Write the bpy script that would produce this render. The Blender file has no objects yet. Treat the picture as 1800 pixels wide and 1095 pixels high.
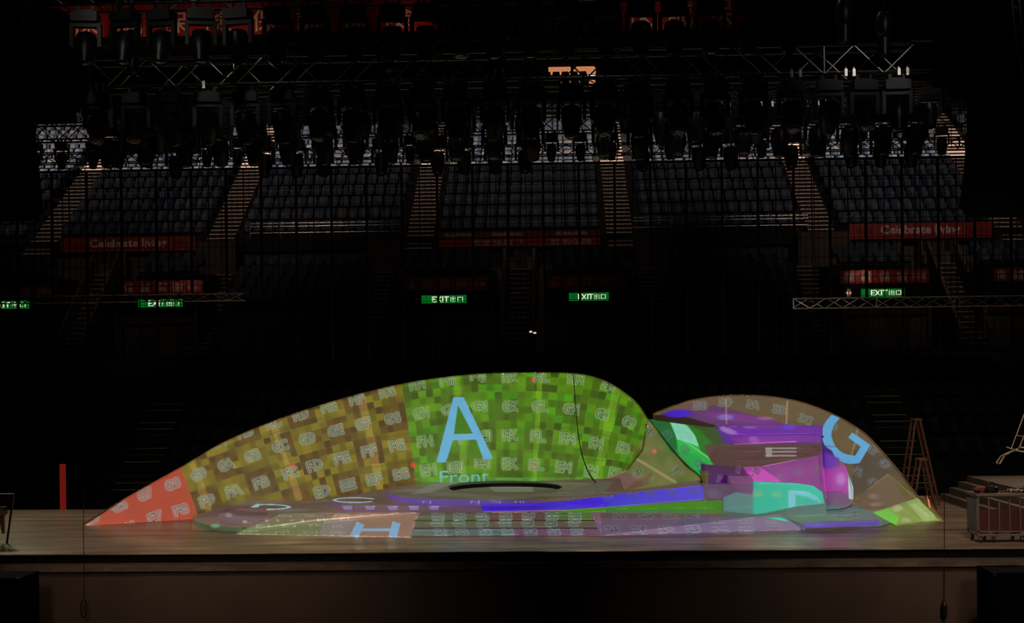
import bpy, bmesh, math, random
import numpy as np
from mathutils import Vector, Matrix, Euler
from mathutils.bvhtree import BVHTree
R = math.radians
random.seed(7); rng = np.random.default_rng(7)
S = bpy.context.scene
COL = S.collection
# ------------------------------------------------------------------ camera
FPX, HOR, HC = 2300.0, 660.0, 3.18
YAW, ROLL = R(1.8), R(-0.67)
cam_d = bpy.data.cameras.new('camera'); cam = bpy.data.objects.new('camera', cam_d); COL.objects.link(cam)
cam_d.sensor_width = 36; cam_d.lens = 36*FPX/1800; cam_d.shift_y = (HOR-547.5)/1800
cam_d.clip_end = 400
CR = Matrix.Rotation(YAW, 3, 'Z') @ Matrix.Rotation(R(90), 3, 'X') @ Matrix.Rotation(ROLL, 3, 'Z')
cam.matrix_world = Matrix.Translation((0, 0, HC)) @ CR.to_4x4()
S.camera = cam
CO = Vector((0, 0, HC))
def ray(px, py): return CR @ Vector(((px-900)/FPX, (HOR-py)/FPX, -1))
def at(px, py, Y):
    d = ray(px, py); return CO + d*(Y/d.y)
def fl(px, py, z=0.0):
    d = ray(px, py); return CO + d*((z-HC)/d.z)
def X_(px, py, Y): return at(px, py, Y).x
def Z_(px, py, Y): return at(px, py, Y).z
# ------------------------------------------------------------------ world, exposure, big lights
S.view_settings.view_transform = 'Standard'; S.view_settings.look = 'None'
S.view_settings.gamma = 1; S.view_settings.use_curve_mapping = False; S.view_settings.exposure = 0
wd = bpy.data.worlds.new('world'); S.world = wd; wd.use_nodes = True
wd.node_tree.nodes['Background'].inputs[0].default_value = (0.75, 0.85, 1, 1)
wd.node_tree.nodes['Background'].inputs[1].default_value = 0.0012
def spot(name, loc, target, power, color, size=60, rad=0.25, blend=0.6):
    l = bpy.data.lights.new(name, 'SPOT'); l.energy = power; l.color = color; l.spot_size = R(size)
    l.spot_blend = blend; l.shadow_soft_size = rad
    o = bpy.data.objects.new(name, l); COL.objects.link(o); o.location = loc
    o.rotation_euler = (Vector(target)-Vector(loc)).to_track_quat('-Z', 'Y').to_euler()
    return o
for i, x in enumerate((-24, -12, 0, 12, 24)):                      # house lights over the upper tier
    spot('house_light', (x, 46, 25.5), (x, 57, 10.5), 19000, (1, .80, .68), 54, .4, .9)
spot('deck_fill', (-7, 18, 6.3), (-6.5, 28.5, 0), 640, (1, .78, .58), 66, .5, .9)   # unseen warm lights added low in front to light the deck
spot('deck_fill', (6.5, 18, 6.3), (8, 28.5, 0), 760, (1, .80, .62), 70, .5, .9)
for x in (-8, 8): spot('apron_fill', (x, 12, 5), (x*.8, 24, -2.2), 430, (1, .80, .66), 52, .5, 1)   # unseen fill added to lift the stage front wall
for x, tx, e in ((-15, -10.5, 1200), (15.5, 10, 1300)): spot('wing_backfill', (x, 35, 8.5), (tx, 26.8, 0), e, (1, .76, .56), 60, .5, .9)   # unseen backlights added for sheen on the deck wings
for x in (-8, 8): spot('rig_fill', (x, 18, 11.2), (x*.9, 26, 9.9), 110, (1, .93, .86), 40, .3, 1)  # front fill added so the truss clamps catch a glint
for px_ in (150, 240, 332, 430, 722, 1150): spot('fascia_light', at(px_, 76, 62.6), at(px_, 40, 64), 22, (1, .62, .42), 90, .06, .9)   # small lamps under the red fascia
for x, e in ((-15, 3000), (14.5, 5600), (-2, 1300)):                  # unseen fill added for the banners on the tier fronts
    spot('tier_fill', (x, 40.2, 14.5), (x*1.0, 51.6, 8.6), e, (1, .80, .68), 73, .4, .9)
for x in (-8, 1, 9): spot('rig_fill', (x, 29, 17), (x, 28, 8), 170, (1, .93, .86), 120, .3, .9)   # unseen spots added above the trusses to make them glint
# ------------------------------------------------------------------ materials
M = {}
def mat(name, col, rough=.6, metal=0, spec=.5, emit=None, es=1, bump=None, var=None):
    m = bpy.data.materials.new(name); m.use_nodes = True; nt = m.node_tree; b = nt.nodes['Principled BSDF']
    b.inputs['Base Color'].default_value = (*col, 1); b.inputs['Roughness'].default_value = rough
    b.inputs['Metallic'].default_value = metal; b.inputs['Specular IOR Level'].default_value = spec
    if emit: b.inputs['Emission Color'].default_value = (*emit, 1); b.inputs['Emission Strength'].default_value = es
    if var:                                                       # (scale vector, amount)
        tc = nt.nodes.new('ShaderNodeTexCoord'); mp = nt.nodes.new('ShaderNodeMapping'); nz = nt.nodes.new('ShaderNodeTexNoise')
        mp.inputs['Scale'].default_value = var[0]; nz.inputs['Scale'].default_value = 1; nz.inputs['Detail'].default_value = 6
        nz.inputs['Roughness'].default_value = .65
        rp = nt.nodes.new('ShaderNodeValToRGB'); lo, hi = 1-var[1], 1+var[1]
        rp.color_ramp.elements[0].position = .3; rp.color_ramp.elements[1].position = .7
        rp.color_ramp.elements[0].color = (*[c*lo for c in col], 1); rp.color_ramp.elements[1].color = (*[min(1, c*hi) for c in col], 1)
        nt.links.new(tc.outputs['Object'], mp.inputs[0]); nt.links.new(mp.outputs[0], nz.inputs['Vector'])
        nt.links.new(nz.outputs['Fac'], rp.inputs[0]); nt.links.new(rp.outputs[0], b.inputs['Base Color'])
        if bump:
            bp = nt.nodes.new('ShaderNodeBump'); bp.inputs['Strength'].default_value = bump; bp.inputs['Distance'].default_value = .01
            nt.links.new(nz.outputs['Fac'], bp.inputs['Height']); nt.links.new(bp.outputs[0], b.inputs['Normal'])
    M[name] = m; return m
ALB = .3
mat('set_cloth', (ALB, ALB, ALB), .75, spec=.15, var=((.9, .9, 2.2), .09))
mat('set_edge', (.16, .11, .09), .5)
mat('deck_wood', (.36, .26, .175), .30, spec=.5, bump=.15, var=((.42, 2.6, 3), .75))
mat('stage_wall', (.12, .075, .052), .8, var=((.4, .4, .4), .25))
mat('stage_ledge', (.17, .12, .085), .6, var=((1.5, 9, 3), .6))
mat('step_wood', (.20, .15, .11), .6, var=((.6, 4, 3), .3))
mat('black', (.004, .004, .004), .6, spec=.3)
mat('matte_black', (.0025, .0025, .0025), .9, spec=.05)
mat('black_metal', (.012, .012, .013), .38, spec=.6)
mat('truss_metal', (.20, .19, .18), .33, metal=1)
mat('truss_silver', (.75, .72, .70), .35, metal=1)
mat('clamp', (.8, .78, .75), .3, metal=1)
mat('glass_lens', (.02, .02, .025), .08, spec=1)
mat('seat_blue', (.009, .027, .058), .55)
mat('seat_dimmed', (.009, .017, .026), .6)  # seat blue darkened in colour for the dim middle tier
mat('seat_shaded', (.007, .010, .014), .6)  # darkest seat copy, the lower bank's lack of light put into the colour
mat('seat_grey', (.058, .058, .056), .55)
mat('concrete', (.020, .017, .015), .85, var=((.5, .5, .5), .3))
mat('stair_red', (.036, .011, .007), .8)
mat('nosing', (.95, .80, .68), .5)
mat('nosing_dull', (.62, .56, .50), .5)
mat('panel_brown', (.085, .042, .028), .6, var=((7, 1, .3), .35))
mat('panel_grey', (.12, .095, .07), .7, var=((7, 1, .3), .3))
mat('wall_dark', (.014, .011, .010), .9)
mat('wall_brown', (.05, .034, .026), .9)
mat('rail', (.5, .47, .43), .35, metal=1)
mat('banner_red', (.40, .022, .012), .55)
mat('banner_dim', (.16, .016, .016), .6)  # banner red with low light put into the colour
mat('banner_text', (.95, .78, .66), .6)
mat('banner_text_dim', (.85, .50, .40), .6)  # lettering darkened in colour for the poorly lit banners
mat('banner_mark', (.16, .012, .008), .6)
mat('rust', (.20, .085, .05), .7, var=((3, 3, 3), .4))
mat('ladder_wood', (.24, .10, .06), .6)
mat('rope', (.34, .27, .21), .8)
mat('cable', (.006, .006, .006), .6)
mat('red_paint', (.35, .02, .015), .5)
mat('maroon', (.09, .022, .018), .6)
mat('tool_white', (.45, .40, .34), .6)
mat('exit_green', (.01, .1, .02), .5, emit=(.002, .36, .035), es=4.6)
mat('exit_text', (.5, .6, .4), .5, emit=(.95, 1, .7), es=12)
mat('lamp_white', (.8, .8, .8), .5, emit=(1, .95, .9), es=9)
mat('tube_light', (.8, .8, .8), .5, emit=(1, .97, .9), es=1.2)
mat('man_sign', (.8, .5, .4), .5, emit=(1, .62, .5), es=4)
mat('window_warm', (.4, .2, .1), .5, emit=(.62, .235, .10), es=.85)
mat('red_glow', (.3, .01, .01), .5, emit=(.12, .006, .004), es=1)
# gauze between the strips of the hanging screen
g = mat('screen_gauze', (.004, .004, .004), .9, spec=.1); nt = g.node_tree
tr = nt.nodes.new('ShaderNodeBsdfTransparent'); mx = nt.nodes.new('ShaderNodeMixShader'); mx.inputs[0].default_value = .74
nt.links.new(tr.outputs[0], mx.inputs[1]); nt.links.new(nt.nodes['Principled BSDF'].outputs[0], mx.inputs[2])
nt.links.new(mx.outputs[0], nt.nodes['Material Output'].inputs[0])
# ------------------------------------------------------------------ builders
class MB:
    def __init__(s): s.v = []; s.f = []; s.m = []
    def add(s, vs, fs, mi=0):
        n = len(s.v); s.v += [tuple(p) for p in vs]; s.f += [tuple(n+i for i in f) for f in fs]; s.m += [mi]*len(fs); return s
    def box(s, x0, y0, z0, x1, y1, z1, mi=0, mtx=None):
        vs = [Vector((x, y, z)) for z in (z0, z1) for y in (y0, y1) for x in (x0, x1)]
        if mtx is not None: vs = [mtx @ v for v in vs]
        return s.add(vs, [(0, 2, 3, 1), (4, 5, 7, 6), (0, 1, 5, 4), (2, 6, 7, 3), (0, 4, 6, 2), (1, 3, 7, 5)], mi)
    def hexa(s, pts, mi=0):                                        # 4 front points (cw) and 4 back points
        return s.add(pts, [(0, 1, 2, 3), (7, 6, 5, 4), (0, 4, 5, 1), (1, 5, 6, 2), (2, 6, 7, 3), (3, 7, 4, 0)], mi)
    def bar(s, a, b, r, n=6, mi=0, r2=None):
        a = Vector(a); b = Vector(b); d = b-a
        if d.length < 1e-6: return s
        q = d.to_track_quat('Z', 'Y'); r2 = r if r2 is None else r2; vs = []
        for p, rr in ((a, r), (b, r2)):
            for k in range(n):
                t = 2*math.pi*k/n; vs.append(p + q @ Vector((rr*math.cos(t), rr*math.sin(t), 0)))
        fs = [(k, (k+1) % n, n+(k+1) % n, n+k) for k in range(n)] + [tuple(range(n))[::-1], tuple(range(n, 2*n))]
        return s.add(vs, fs, mi)
    def tube(s, pts, r, n=6, mi=0):
        for a, b in zip(pts[:-1], pts[1:]): s.bar(a, b, r, n, mi)
        return s
    def lathe(s, prof, n=16, mtx=None, mi=0):                       # prof: (r, z)
        vs = []
        for r_, z in prof:
            for k in range(n):
                t = 2*math.pi*k/n; v = Vector((r_*math.cos(t), r_*math.sin(t), z)); vs.append(mtx @ v if mtx is not None else v)
        fs = []
        for i in range(len(prof)-1):
            for k in range(n): fs.append((i*n+k, i*n+(k+1) % n, (i+1)*n+(k+1) % n, (i+1)*n+k))
        fs += [tuple(range(n))[::-1], tuple(range((len(prof)-1)*n, len(prof)*n))]
        return s.add(vs, fs, mi)
    def grid(s, rows, th=(0, .05, 0), mi=0):                        # sheet of points with thickness th (world offset)
        nr, nc = len(rows), len(rows[0]); th = Vector(th)
        A = [Vector(p) for r_ in rows for p in r_]; B = [p+th for p in A]; N = nr*nc; fs = []
        for i in range(nr-1):
            for j in range(nc-1):
                a, b, c, d = i*nc+j, i*nc+j+1, (i+1)*nc+j+1, (i+1)*nc+j
                fs += [(a, b, c, d), (N+d, N+c, N+b, N+a)]
        rim = [i for i in range(nc)] + [i*nc+nc-1 for i in range(1, nr)] + [(nr-1)*nc+j for j in range(nc-2, -1, -1)] + [i*nc for i in range(nr-2, 0, -1)]
        for a, b in zip(rim, rim[1:]+rim[:1]): fs.append((a, N+a, N+b, b))
        return s.add(A+B, fs, mi)
    def prism(s, poly, z0, z1=None, mi=0):                          # poly of Vectors; z1 None keeps each point's own z on top
        n = len(poly); top = [Vector((p[0], p[1], p[2] if z1 is None else z1)) for p in poly]; bot = [Vector((p[0], p[1], z0)) for p in poly]
        return s.add(top+bot, [tuple(range(n)), tuple(range(2*n-1, n-1, -1))] + [(i, n+i, n+(i+1) % n, (i+1) % n) for i in range(n)], mi)
    def mesh(s, name, mats, smooth=False):
        me = bpy.data.meshes.new(name); me.from_pydata(s.v, [], s.f)
        for m in (mats if isinstance(mats, (list, tuple)) else [mats]): me.materials.append(M[m])
        me.polygons.foreach_set('material_index', s.m)
        bm = bmesh.new(); bm.from_mesh(me); bmesh.ops.recalc_face_normals(bm, faces=bm.faces); bm.to_mesh(me); bm.free()
        if smooth:
            me.polygons.foreach_set('use_smooth', [True]*len(me.polygons))
            try: me.set_sharp_from_angle(angle=R(38))
            except Exception: pass
        me.update(); return me
    def build(s, name, mats, parent=None, smooth=False):
        return link(name, s.mesh(name, mats, smooth), parent)
def link(name, me, parent=None, loc=None):
    o = bpy.data.objects.new(name, me); COL.objects.link(o)
    if parent is not None:
        o.parent = parent
        if loc is None: o.matrix_parent_inverse = parent.matrix_basis.inverted()
    if loc is not None: o.location = loc
    return o
def tag(o, label, cat, group=None, kind=None):
    if label: o['label'] = label
    if cat: o['category'] = cat
    if group: o['group'] = group
    if kind: o['kind'] = kind
    return o
def struct(o, label=None):
    o['kind'] = 'structure'
    if label: o['label'] = label
    return o
def empty(name, loc=(0, 0, 0), rz=0):
    o = bpy.data.objects.new(name, None); COL.objects.link(o); o.location = loc; o.rotation_euler = (0, 0, rz); o.empty_display_size = .2; return o
def local(name, me, parent):                                        # a part given in its thing's own coordinates
    o = bpy.data.objects.new(name, me); COL.objects.link(o); o.parent = parent; return o
def copy_tree(o, parent=None):
    c = o.copy(); COL.objects.link(c); c.parent = parent
    if parent is not None: c.matrix_parent_inverse = o.matrix_parent_inverse
    for ch in list(o.children): copy_tree(ch, c)
    return c
def smooth_pts(P, n):                                              # Catmull-Rom
    P = [Vector(p) for p in P]; out = []
    for i in range(len(P)-1):
        a, b, c, d = P[max(i-1, 0)], P[i], P[i+1], P[min(i+2, len(P)-1)]
        for k in range(n):
            t = k/n; out.append(.5*((2*b)+(c-a)*t+(2*a-5*b+4*c-d)*t*t+(3*b-a-3*c+d)*t**3))
    out.append(P[-1]); return out
# glyph outlines turned into triangles with Blender's own built-in font
_gc = {}
def glyph(txt, off=0):
    key = (txt, off)
    if key in _gc: return _gc[key]
    c = bpy.data.curves.new('t', 'FONT'); c.body = txt; c.size = 1; c.resolution_u = 3; c.offset = off; c.align_x = 'CENTER'
    o = bpy.data.objects.new('t', c); COL.objects.link(o); bpy.context.view_layer.update()
    dg = bpy.context.evaluated_depsgraph_get(); me = o.evaluated_get(dg).to_mesh(); me.calc_loop_triangles()
    v = np.array([(p.co.x, p.co.y) for p in me.vertices]) if len(me.vertices) else np.zeros((0, 2))
    t = np.array([tuple(q.vertices) for q in me.loop_triangles], dtype=int)
    o.evaluated_get(dg).to_mesh_clear(); bpy.data.objects.remove(o); bpy.data.curves.remove(c)
    if len(v): v = (v-[(v[:, 0].min()+v[:, 0].max())/2, (v[:, 1].min()+v[:, 1].max())/2])
    _gc[key] = (v, t); return _gc[key]
def text_mb(mb, txt, cx, cz, y, h, w=None, mi=0, th=.01):           # lettering on a vertical plane facing -Y
    v, t = glyph(txt, .018 if txt[0] < 'z' else .004)
    if not len(v): return
    s = h/(v[:, 1].max()-v[:, 1].min()); sx = s if w is None else w/(v[:, 0].max()-v[:, 0].min())
    vs = [(cx+p[0]*sx, y, cz+p[1]*s) for p in v]
    mb.add(vs, [tuple(q) for q in t], mi)
# ================================================================== STAGE
# edge lines of the deck, found on the ground
FL, FR = fl(0, 975), fl(1800, 963)
dv = (FR-FL)/(FR.x-FL.x)
def front_y(x): return FL.y+(x-FL.x)*dv.y
xa, xb = -17, 17
YB = 33.6
stage_back_l = fl(60, 896).y
deck = MB().prism([Vector((xa, front_y(xa), 0)), Vector((xb, front_y(xb), 0)), Vector((xb, YB, 0)), Vector((-9, YB, 0)), Vector((-9.6, stage_back_l, 0)), Vector((xa, stage_back_l, 0))], -.018, 0)
deck = struct(deck.build('stage_deck', 'deck_wood'), 'brown plank stage deck')
def strip(y0off, y1off, z0, z1, name, m, label):
    mb = MB().hexa([Vector((xa, front_y(xa)+y0off, z0)), Vector((xb, front_y(xb)+y0off, z0)), Vector((xb, front_y(xb)+y0off, z1)), Vector((xa, front_y(xa)+y0off, z1)),
                    Vector((xa, front_y(xa)+y1off, z0)), Vector((xb, front_y(xb)+y1off, z0)), Vector((xb, front_y(xb)+y1off, z1)), Vector((xa, front_y(xa)+y1off, z1))])
    return struct(mb.build(name, m), label)
zt = lambda py, off: HC-(py-HOR)*(front_y(0)+off)/FPX
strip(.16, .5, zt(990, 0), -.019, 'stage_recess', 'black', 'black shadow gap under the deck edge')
strip(-.10, .159, zt(1001, -.1), zt(989, -.1), 'stage_ledge', 'stage_ledge', 'worn brown ledge along the stage front')
strip(-.02, .5, -2.2, zt(1001, -.1)-.001, 'stage_front_wall', 'stage_wall', 'plain dark brown wall below the stage ledge')
struct(MB().box(-34, 6, -2.3, 34, 40.9, -2.2).build('floor', 'wall_dark'), 'dark arena floor')
# ================================================================== SCENIC SET (the surfaces the projector hits)
TARGETS = []                                                       # (object, albedo)
set_root = None
def scenic(mb, name, label=None, parent=None, smooth=True, mats=('set_cloth', 'set_edge')):
    o = mb.build(name, list(mats), parent, smooth)
    if label: o['label'] = label
    TARGETS.append((o, ALB)); return o
# ---- left ribbon wall
lw = empty('curved_ribbon', fl(640, 900)); tag(lw, 'long curved scenic wall from red tip to green face with letter A', 'stage set')
T = [(148, 923), (215, 881), (320, 822), (400, 776), (500, 735), (600, 703), (700, 678), (780, 665), (860, 658), (950, 656.5), (1010, 658.5), (1050, 666), (1083, 682), (1117, 708), (1138, 738), (1144, 749)]
B = [(148, 923), (222, 919), (335, 912), (402, 0), (505, 0), (606, 0), (706, 0), (786, 0), (862, 0), (945, 0), (1000, 0), (1035, 0), (1060, 0), (1085, 0), (1104, 0), (1140, 0)]
Yb = [0, 0, 0, 30.1, 30.9, 31.6, 32.2, 32.6, 32.8, 32.7, 32.4, 32.0, 31.5, 30.9, 30.4, 30.55]
tp, bp_ = [], []
for (tx, ty), (bx, by), y in zip(T, B, Yb):
    b = fl(bx, by) if by else Vector((X_(bx, 850, y), y, 0))
    y = b.y; bp_.append(b); tp.append(at(tx, ty, y+.02) if tx > 148 else b+Vector((0, 0, .01)))
tp, bp_ = smooth_pts(tp, 6), smooth_pts(bp_, 6)
rows = []
for k in range(9):
    t = k/8; rows.append([b.lerp(a, t)+Vector((0, .22*math.sin(math.pi*t)*min(1, (a.z-b.z)/2.5), 0)) for a, b in zip(tp, bp_)])
scenic(MB().grid(rows, (0, .06, 0)), 'wall_skin', parent=lw)
rim = MB().tube([p+Vector((0, .03, .012)) for p in tp], .022, 6); scenic(rim, 'top_trim', 'thin brown edge trim along the top', lw, mats=('set_edge',))
# ---- its tail: twists forward and lies down as a narrow tongue
L = [(1139, 738, 30.32), (1138, 760, 30.2), (1133, 783, 30.0), (1119, 806, 29.8), (1098, 828, 29.55), (1050, 848, 29.35), (1000, 862, 29.2), (945, 873, 29.05)]
Rr = [(1140, 738, 30.30), (1160, 764, 30.1), (1184, 795, 29.8), (1207, 821, 29.45), (1233, 843, 29.2), (1200, 856, 28.95), (1090, 869, 28.85), (948, 880, 28.8)]
Lp = smooth_pts([at(*p) for p in L], 5); Rp = smooth_pts([at(*p) for p in Rr], 5)
rows = [[a.lerp(b, k/6)+Vector((0, 0, -.05*math.sin(math.pi*k/6))) for a, b in zip(Lp, Rp)] for k in range(7)]
scenic(MB().grid(rows, (0, .045, -.03)), 'twisted_tail', 'olive strip that twists forward and lies down', lw)
scenic(MB().tube([p+Vector((0, -.005, .005)) for p in Rp[:22]], .016, 6), 'tail_trim', parent=lw, mats=('set_edge',))
# ---- round stepped platforms
pf = empty('stepped_platform', fl(880, 920)); tag(pf, 'low platform of stacked rounded tiers in front of the green wall', 'platform')
def tier(front, z, z0, name, back, label=None):
    F = smooth_pts([fl(a, b, z) for a, b in front], 4)
    poly = [Vector((p.x, p.y, z)) for p in F] + [Vector((x, y, z)) for x, y in back]
    mb = MB().prism(poly, z0, z)
    return scenic(mb, name, label, pf, smooth=False)
xr = X_(1270, 880, 29)
tier([(341, 912), (346, 917), (362, 922), (395, 926), (424, 927)], .12, 0, 'tier', [(X_(500, 900, 29), fl(500, 907, .12).y), (X_(500, 900, 29), 30.2), (X_(470, 900, 30), 30.2), (X_(400, 900, 29.7), 29.7)], 'lowest green-edged tier')
tier([(384, 903), (390, 907), (410, 910), (455, 911), (560, 907), (740, 902), (900, 901), (1040, 902), (1260, 903)], .28, .005, 'tier', [(xr, 31.8), (X_(780, 880, 32), 31.9), (X_(560, 880, 31), 30.9), (X_(450, 880, 30), 30.2)])
tier([(583, 881), (588, 884), (610, 888), (680, 890), (800, 890), (900, 889), (1000, 888)], .42, .281, 'tier', [(X_(1060, 880, 29), fl(1000, 888, .42).y), (X_(1060, 880, 31), 31.6), (X_(760, 880, 32), 32.1), (X_(640, 880, 31), 31.2)])
# top tier with the round pit: polygon with a hole, quads between outline and rim
z = .56; cen = fl(888, 857, z); rad = 1.31
F = smooth_pts([fl(a, b, z) for a, b in ((678, 866), (683, 869), (705, 873), (770, 877), (860, 879), (950, 878), (1040, 874), (1100, 870))], 4)
outer = [Vector((p.x, p.y, z)) for p in F]+[Vector((x, y, z)) for x, y in ((X_(1130, 860, 29.5), 29.6), (X_(1095, 860, 30.3), 30.2), (X_(1060, 860, 31.5), 31.2), (X_(1000, 860, 32), 32.1), (X_(900, 860, 32), 32.5), (X_(800, 860, 32), 32.4), (X_(730, 860, 32), 31.9), (X_(690, 860, 31), 31.0))]
angs = [math.atan2(p.y-cen.y, p.x-cen.x) for p in outer]
def hitout(t):
    d = Vector((math.cos(t), math.sin(t), 0)); best = 9
    for a, b in zip(outer, outer[1:]+outer[:1]):
        e = b-a; den = d.x*e.y-d.y*e.x
        if abs(den) < 1e-9: continue
        w = a-cen; s_ = (w.x*e.y-w.y*e.x)/den; u = (w.x*d.y-w.y*d.x)/den
        if s_ > 0 and -1e-6 <= u <= 1+1e-6: best = min(best, s_) if best != 9 else s_
    return cen+d*best
tt = sorted([k*2*math.pi/64-math.pi for k in range(64)]+angs)
mb = MB(); n = len(tt); O = [hitout(t) for t in tt]; I = [cen+Vector((math.cos(t), math.sin(t), 0))*rad for t in tt]
mb.add(O+I+[p-Vector((0, 0, .138)) for p in O], [(k, (k+1) % n, n+(k+1) % n, n+k) for k in range(n)]+[(k, 2*n+k, 2*n+(k+1) % n, (k+1) % n) for k in range(n)])
mb.add(I+[p-Vector((0, 0, .138)) for p in I], [(k, (k+1) % n, n+(k+1) % n, n+k) for k in range(n)], 1)
scenic(mb, 'top_tier', 'top tier with a round pit cut in it', pf, smooth=False, mats=('set_cloth', 'black'))
lift = MB().lathe([(1.28, .43), (1.28, .475)], 48, Matrix.Translation((cen.x, cen.y, 0)))
scenic(lift, 'round_lift', 'round disc sunk in the pit', pf)
# ---- stage steps between the ramps
st = empty('front_steps', fl(890, 935)); tag(st, 'three wide shallow steps between the two front ramps', 'steps')
x0, x1 = X_(724, 935, 26.4), X_(1058, 935, 26.4); yf = fl(890, 940).y; ye = fl(890, 903, .28).y-.01
for k, (z0, z1) in enumerate(((.0, .1), (.1, .2), (.2, .279))):
    scenic(MB().box(x0, yf+k*(ye-yf)/3, z0 if k == 0 else z0+.0005, x1, ye, z1), 'step', None, st, smooth=False)
# ---- ramps
lr = empty('front_ramp', fl(600, 935)); tag(lr, 'left front ramp with a blue letter H projected on it', 'ramp', None)
def ramp(parent, bl, br, tr_, tl, z):
    a, b = fl(*bl), fl(*br); c, d = fl(*tr_, z), fl(*tl, z)
    a.z = b.z = .004
    mb = MB(); mb.add([a, b, c, d, Vector((a.x, a.y, 0)), Vector((b.x, b.y, 0)), Vector((c.x, c.y, 0)), Vector((d.x, d.y, 0))],
           [(0, 1, 2, 3), (7, 6, 5, 4), (0, 4, 5, 1), (1, 5, 6, 2), (2, 6, 7, 3), (3, 7, 4, 0)])
    return scenic(mb, 'ramp_surface', None, parent, smooth=False)
ramp(lr, (415, 938), (722, 944), (738, 902), (497, 903), .285)
rr = empty('front_ramp', fl(1250, 925)); tag(rr, 'right front ramp with pale violet number grid projected on it', 'ramp')
ramp(rr, (1058, 940.5), (1412, 931), (1372, 903), (1040, 902), .285)
# ---- right-hand structure
rb = empty('terrace_block', fl(1360, 915)); tag(rb, 'angular purple and teal terrace block with the flat letter E on top', 'stage set')
# rising walkway with the blue face
tpw = [(846, 888, 28.45), (925, 885, 28.4), (1000, 880, 28.35), (1100, 868, 28.25), (1180, 859, 28.2), (1242, 852, 28.15)]
P = smooth_pts([at(*p) for p in tpw], 3)
mb = MB(); n = len(P)
vs = P+[Vector((p.x, p.y, .281)) for p in P]+[p+Vector((0, .30+.25*i/n, .0)) for i, p in enumerate(P)]+[Vector((p.x, p.y+.3+.25*i/n, .281)) for i, p in enumerate(P)]
fs = []
for i in range(n-1): fs += [(n+i, n+i+1, i+1, i), (i, i+1, 2*n+i+1, 2*n+i), (2*n+i, 2*n+i+1, 3*n+i+1, 3*n+i)]
fs += [(0, 2*n, 3*n, n), (n-1, 2*n-1, 4*n-1, 3*n-1)]
mb.add(vs, fs); scenic(mb, 'rising_walkway', 'narrow rising walkway with a blue face', rb, smooth=False)
# lower terrace at right (thin, teal)
poly = [fl(a, b, .13) for a, b in ((1262, 905), (1372, 906), (1412, 922), (1470, 922), (1550, 915), (1580, 905), (1560, 893), (1500, 882), (1300, 884))]
scenic(MB().prism(poly, 0, .13), 'low_terrace', 'thin teal-grey ledge at floor level', rb, smooth=False)
# teal drum front
def shell(top, bot, name, label, th=(0, .5, 0), n=4, smooth=True):
    a = smooth_pts([at(*p) for p in top], n); b = smooth_pts([at(*p) for p in bot], n)
    rows = [[q.lerp(p, k/4) for p, q in zip(a, b)] for k in range(5)]
    return scenic(MB().grid(rows, th), name, label, rb, smooth)
shell([(1242, 851, 28.3), (1290, 850, 28.1), (1325, 849, 27.95), (1370, 849, 27.9), (1420, 852, 28.0), (1452, 866, 28.4)],
      [(1242, 904, 28.3), (1290, 907, 28.1), (1325, 911, 27.85), (1370, 913, 27.75), (1420, 911, 27.9), (1452, 906, 28.3)], 'teal_front', 'curved teal front wall with a pale letter')
shell([(1240, 816, 29.3), (1270, 820, 29.1), (1305, 823, 28.9), (1350, 817, 28.8), (1400, 809, 28.9), (1444, 800, 29.2)],
      [(1240, 853, 28.75), (1270, 853, 28.6), (1305, 853, 28.4), (1350, 853, 28.35), (1400, 856, 28.4), (1450, 874, 28.8)], 'magenta_front', 'sloping magenta band above the teal wall')
scenic(MB().box(X_(1240, 830, 28.6), 28.62, .7, X_(1300, 830, 28.6), 29.2, Z_(1270, 832, 28.62)), 'notch_block', 'dark purple block', rb, smooth=False)
scenic(MB().box(X_(1278, 850, 28.3), 28.15, .7, X_(1326, 850, 28.3), 28.9, Z_(1300, 836, 28.15)), 'notch_block', 'dark purple block', rb, smooth=False)
# raked deck with the E
f = smooth_pts([at(*p) for p in ((1238, 817, 29.3), (1270, 820, 29.1), (1305, 823, 28.9), (1350, 817, 28.8), (1400, 809, 28.9), (1444, 800, 29.2))], 3)
bk = smooth_pts([at(*p) for p in ((1262, 782, 31.2), (1290, 779, 31.2), (1320, 778, 31.2), (1370, 777, 31.2), (1410, 777, 31.2), (1444, 778, 31.2))], 3)
scenic(MB().grid([[a.lerp(b, k/5) for a, b in zip(f, bk)] for k in range(6)], (0, 0, -.08)), 'raked_deck', 'brown raked deck carrying the flat letter E', rb)
# two purple risers behind it
for (ya, yb_, Yr, xs) in ((764, 781, 31.2, (1262, 1300, 1380, 1444)), (748, 766, 31.55, (1240, 1300, 1380, 1448))):
    shell([(xs[0], ya+4, Yr), (xs[1], ya+1, Yr), (xs[2], ya, Yr), (xs[3], ya-1, Yr)], [(xs[0], yb_+3, Yr), (xs[1], yb_, Yr), (xs[2], yb_-1, Yr), (xs[3], yb_, Yr)], 'riser', 'violet riser behind the letter E', (0, .34, 0))
# right-hand drum
shell([(1434, 786, 30.1), (1446, 790, 29.7), (1462, 797, 29.4), (1480, 810, 29.25), (1491, 832, 29.22), (1497, 858, 29.2)], [(1438, 894, 29.5), (1450, 895, 29.0), (1462, 895, 28.8), (1480, 893, 28.75), (1491, 890, 28.76), (1497, 886, 28.8)], 'end_drum', 'rounded magenta end of the block', (0, .4, 0))
scenic(MB().tube([at(1443, 780, 29.1), at(1447, 830, 28.75), at(1452, 876, 28.3)], .02, 6), 'corner_trim', 'pale vertical corner trim', rb)
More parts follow.
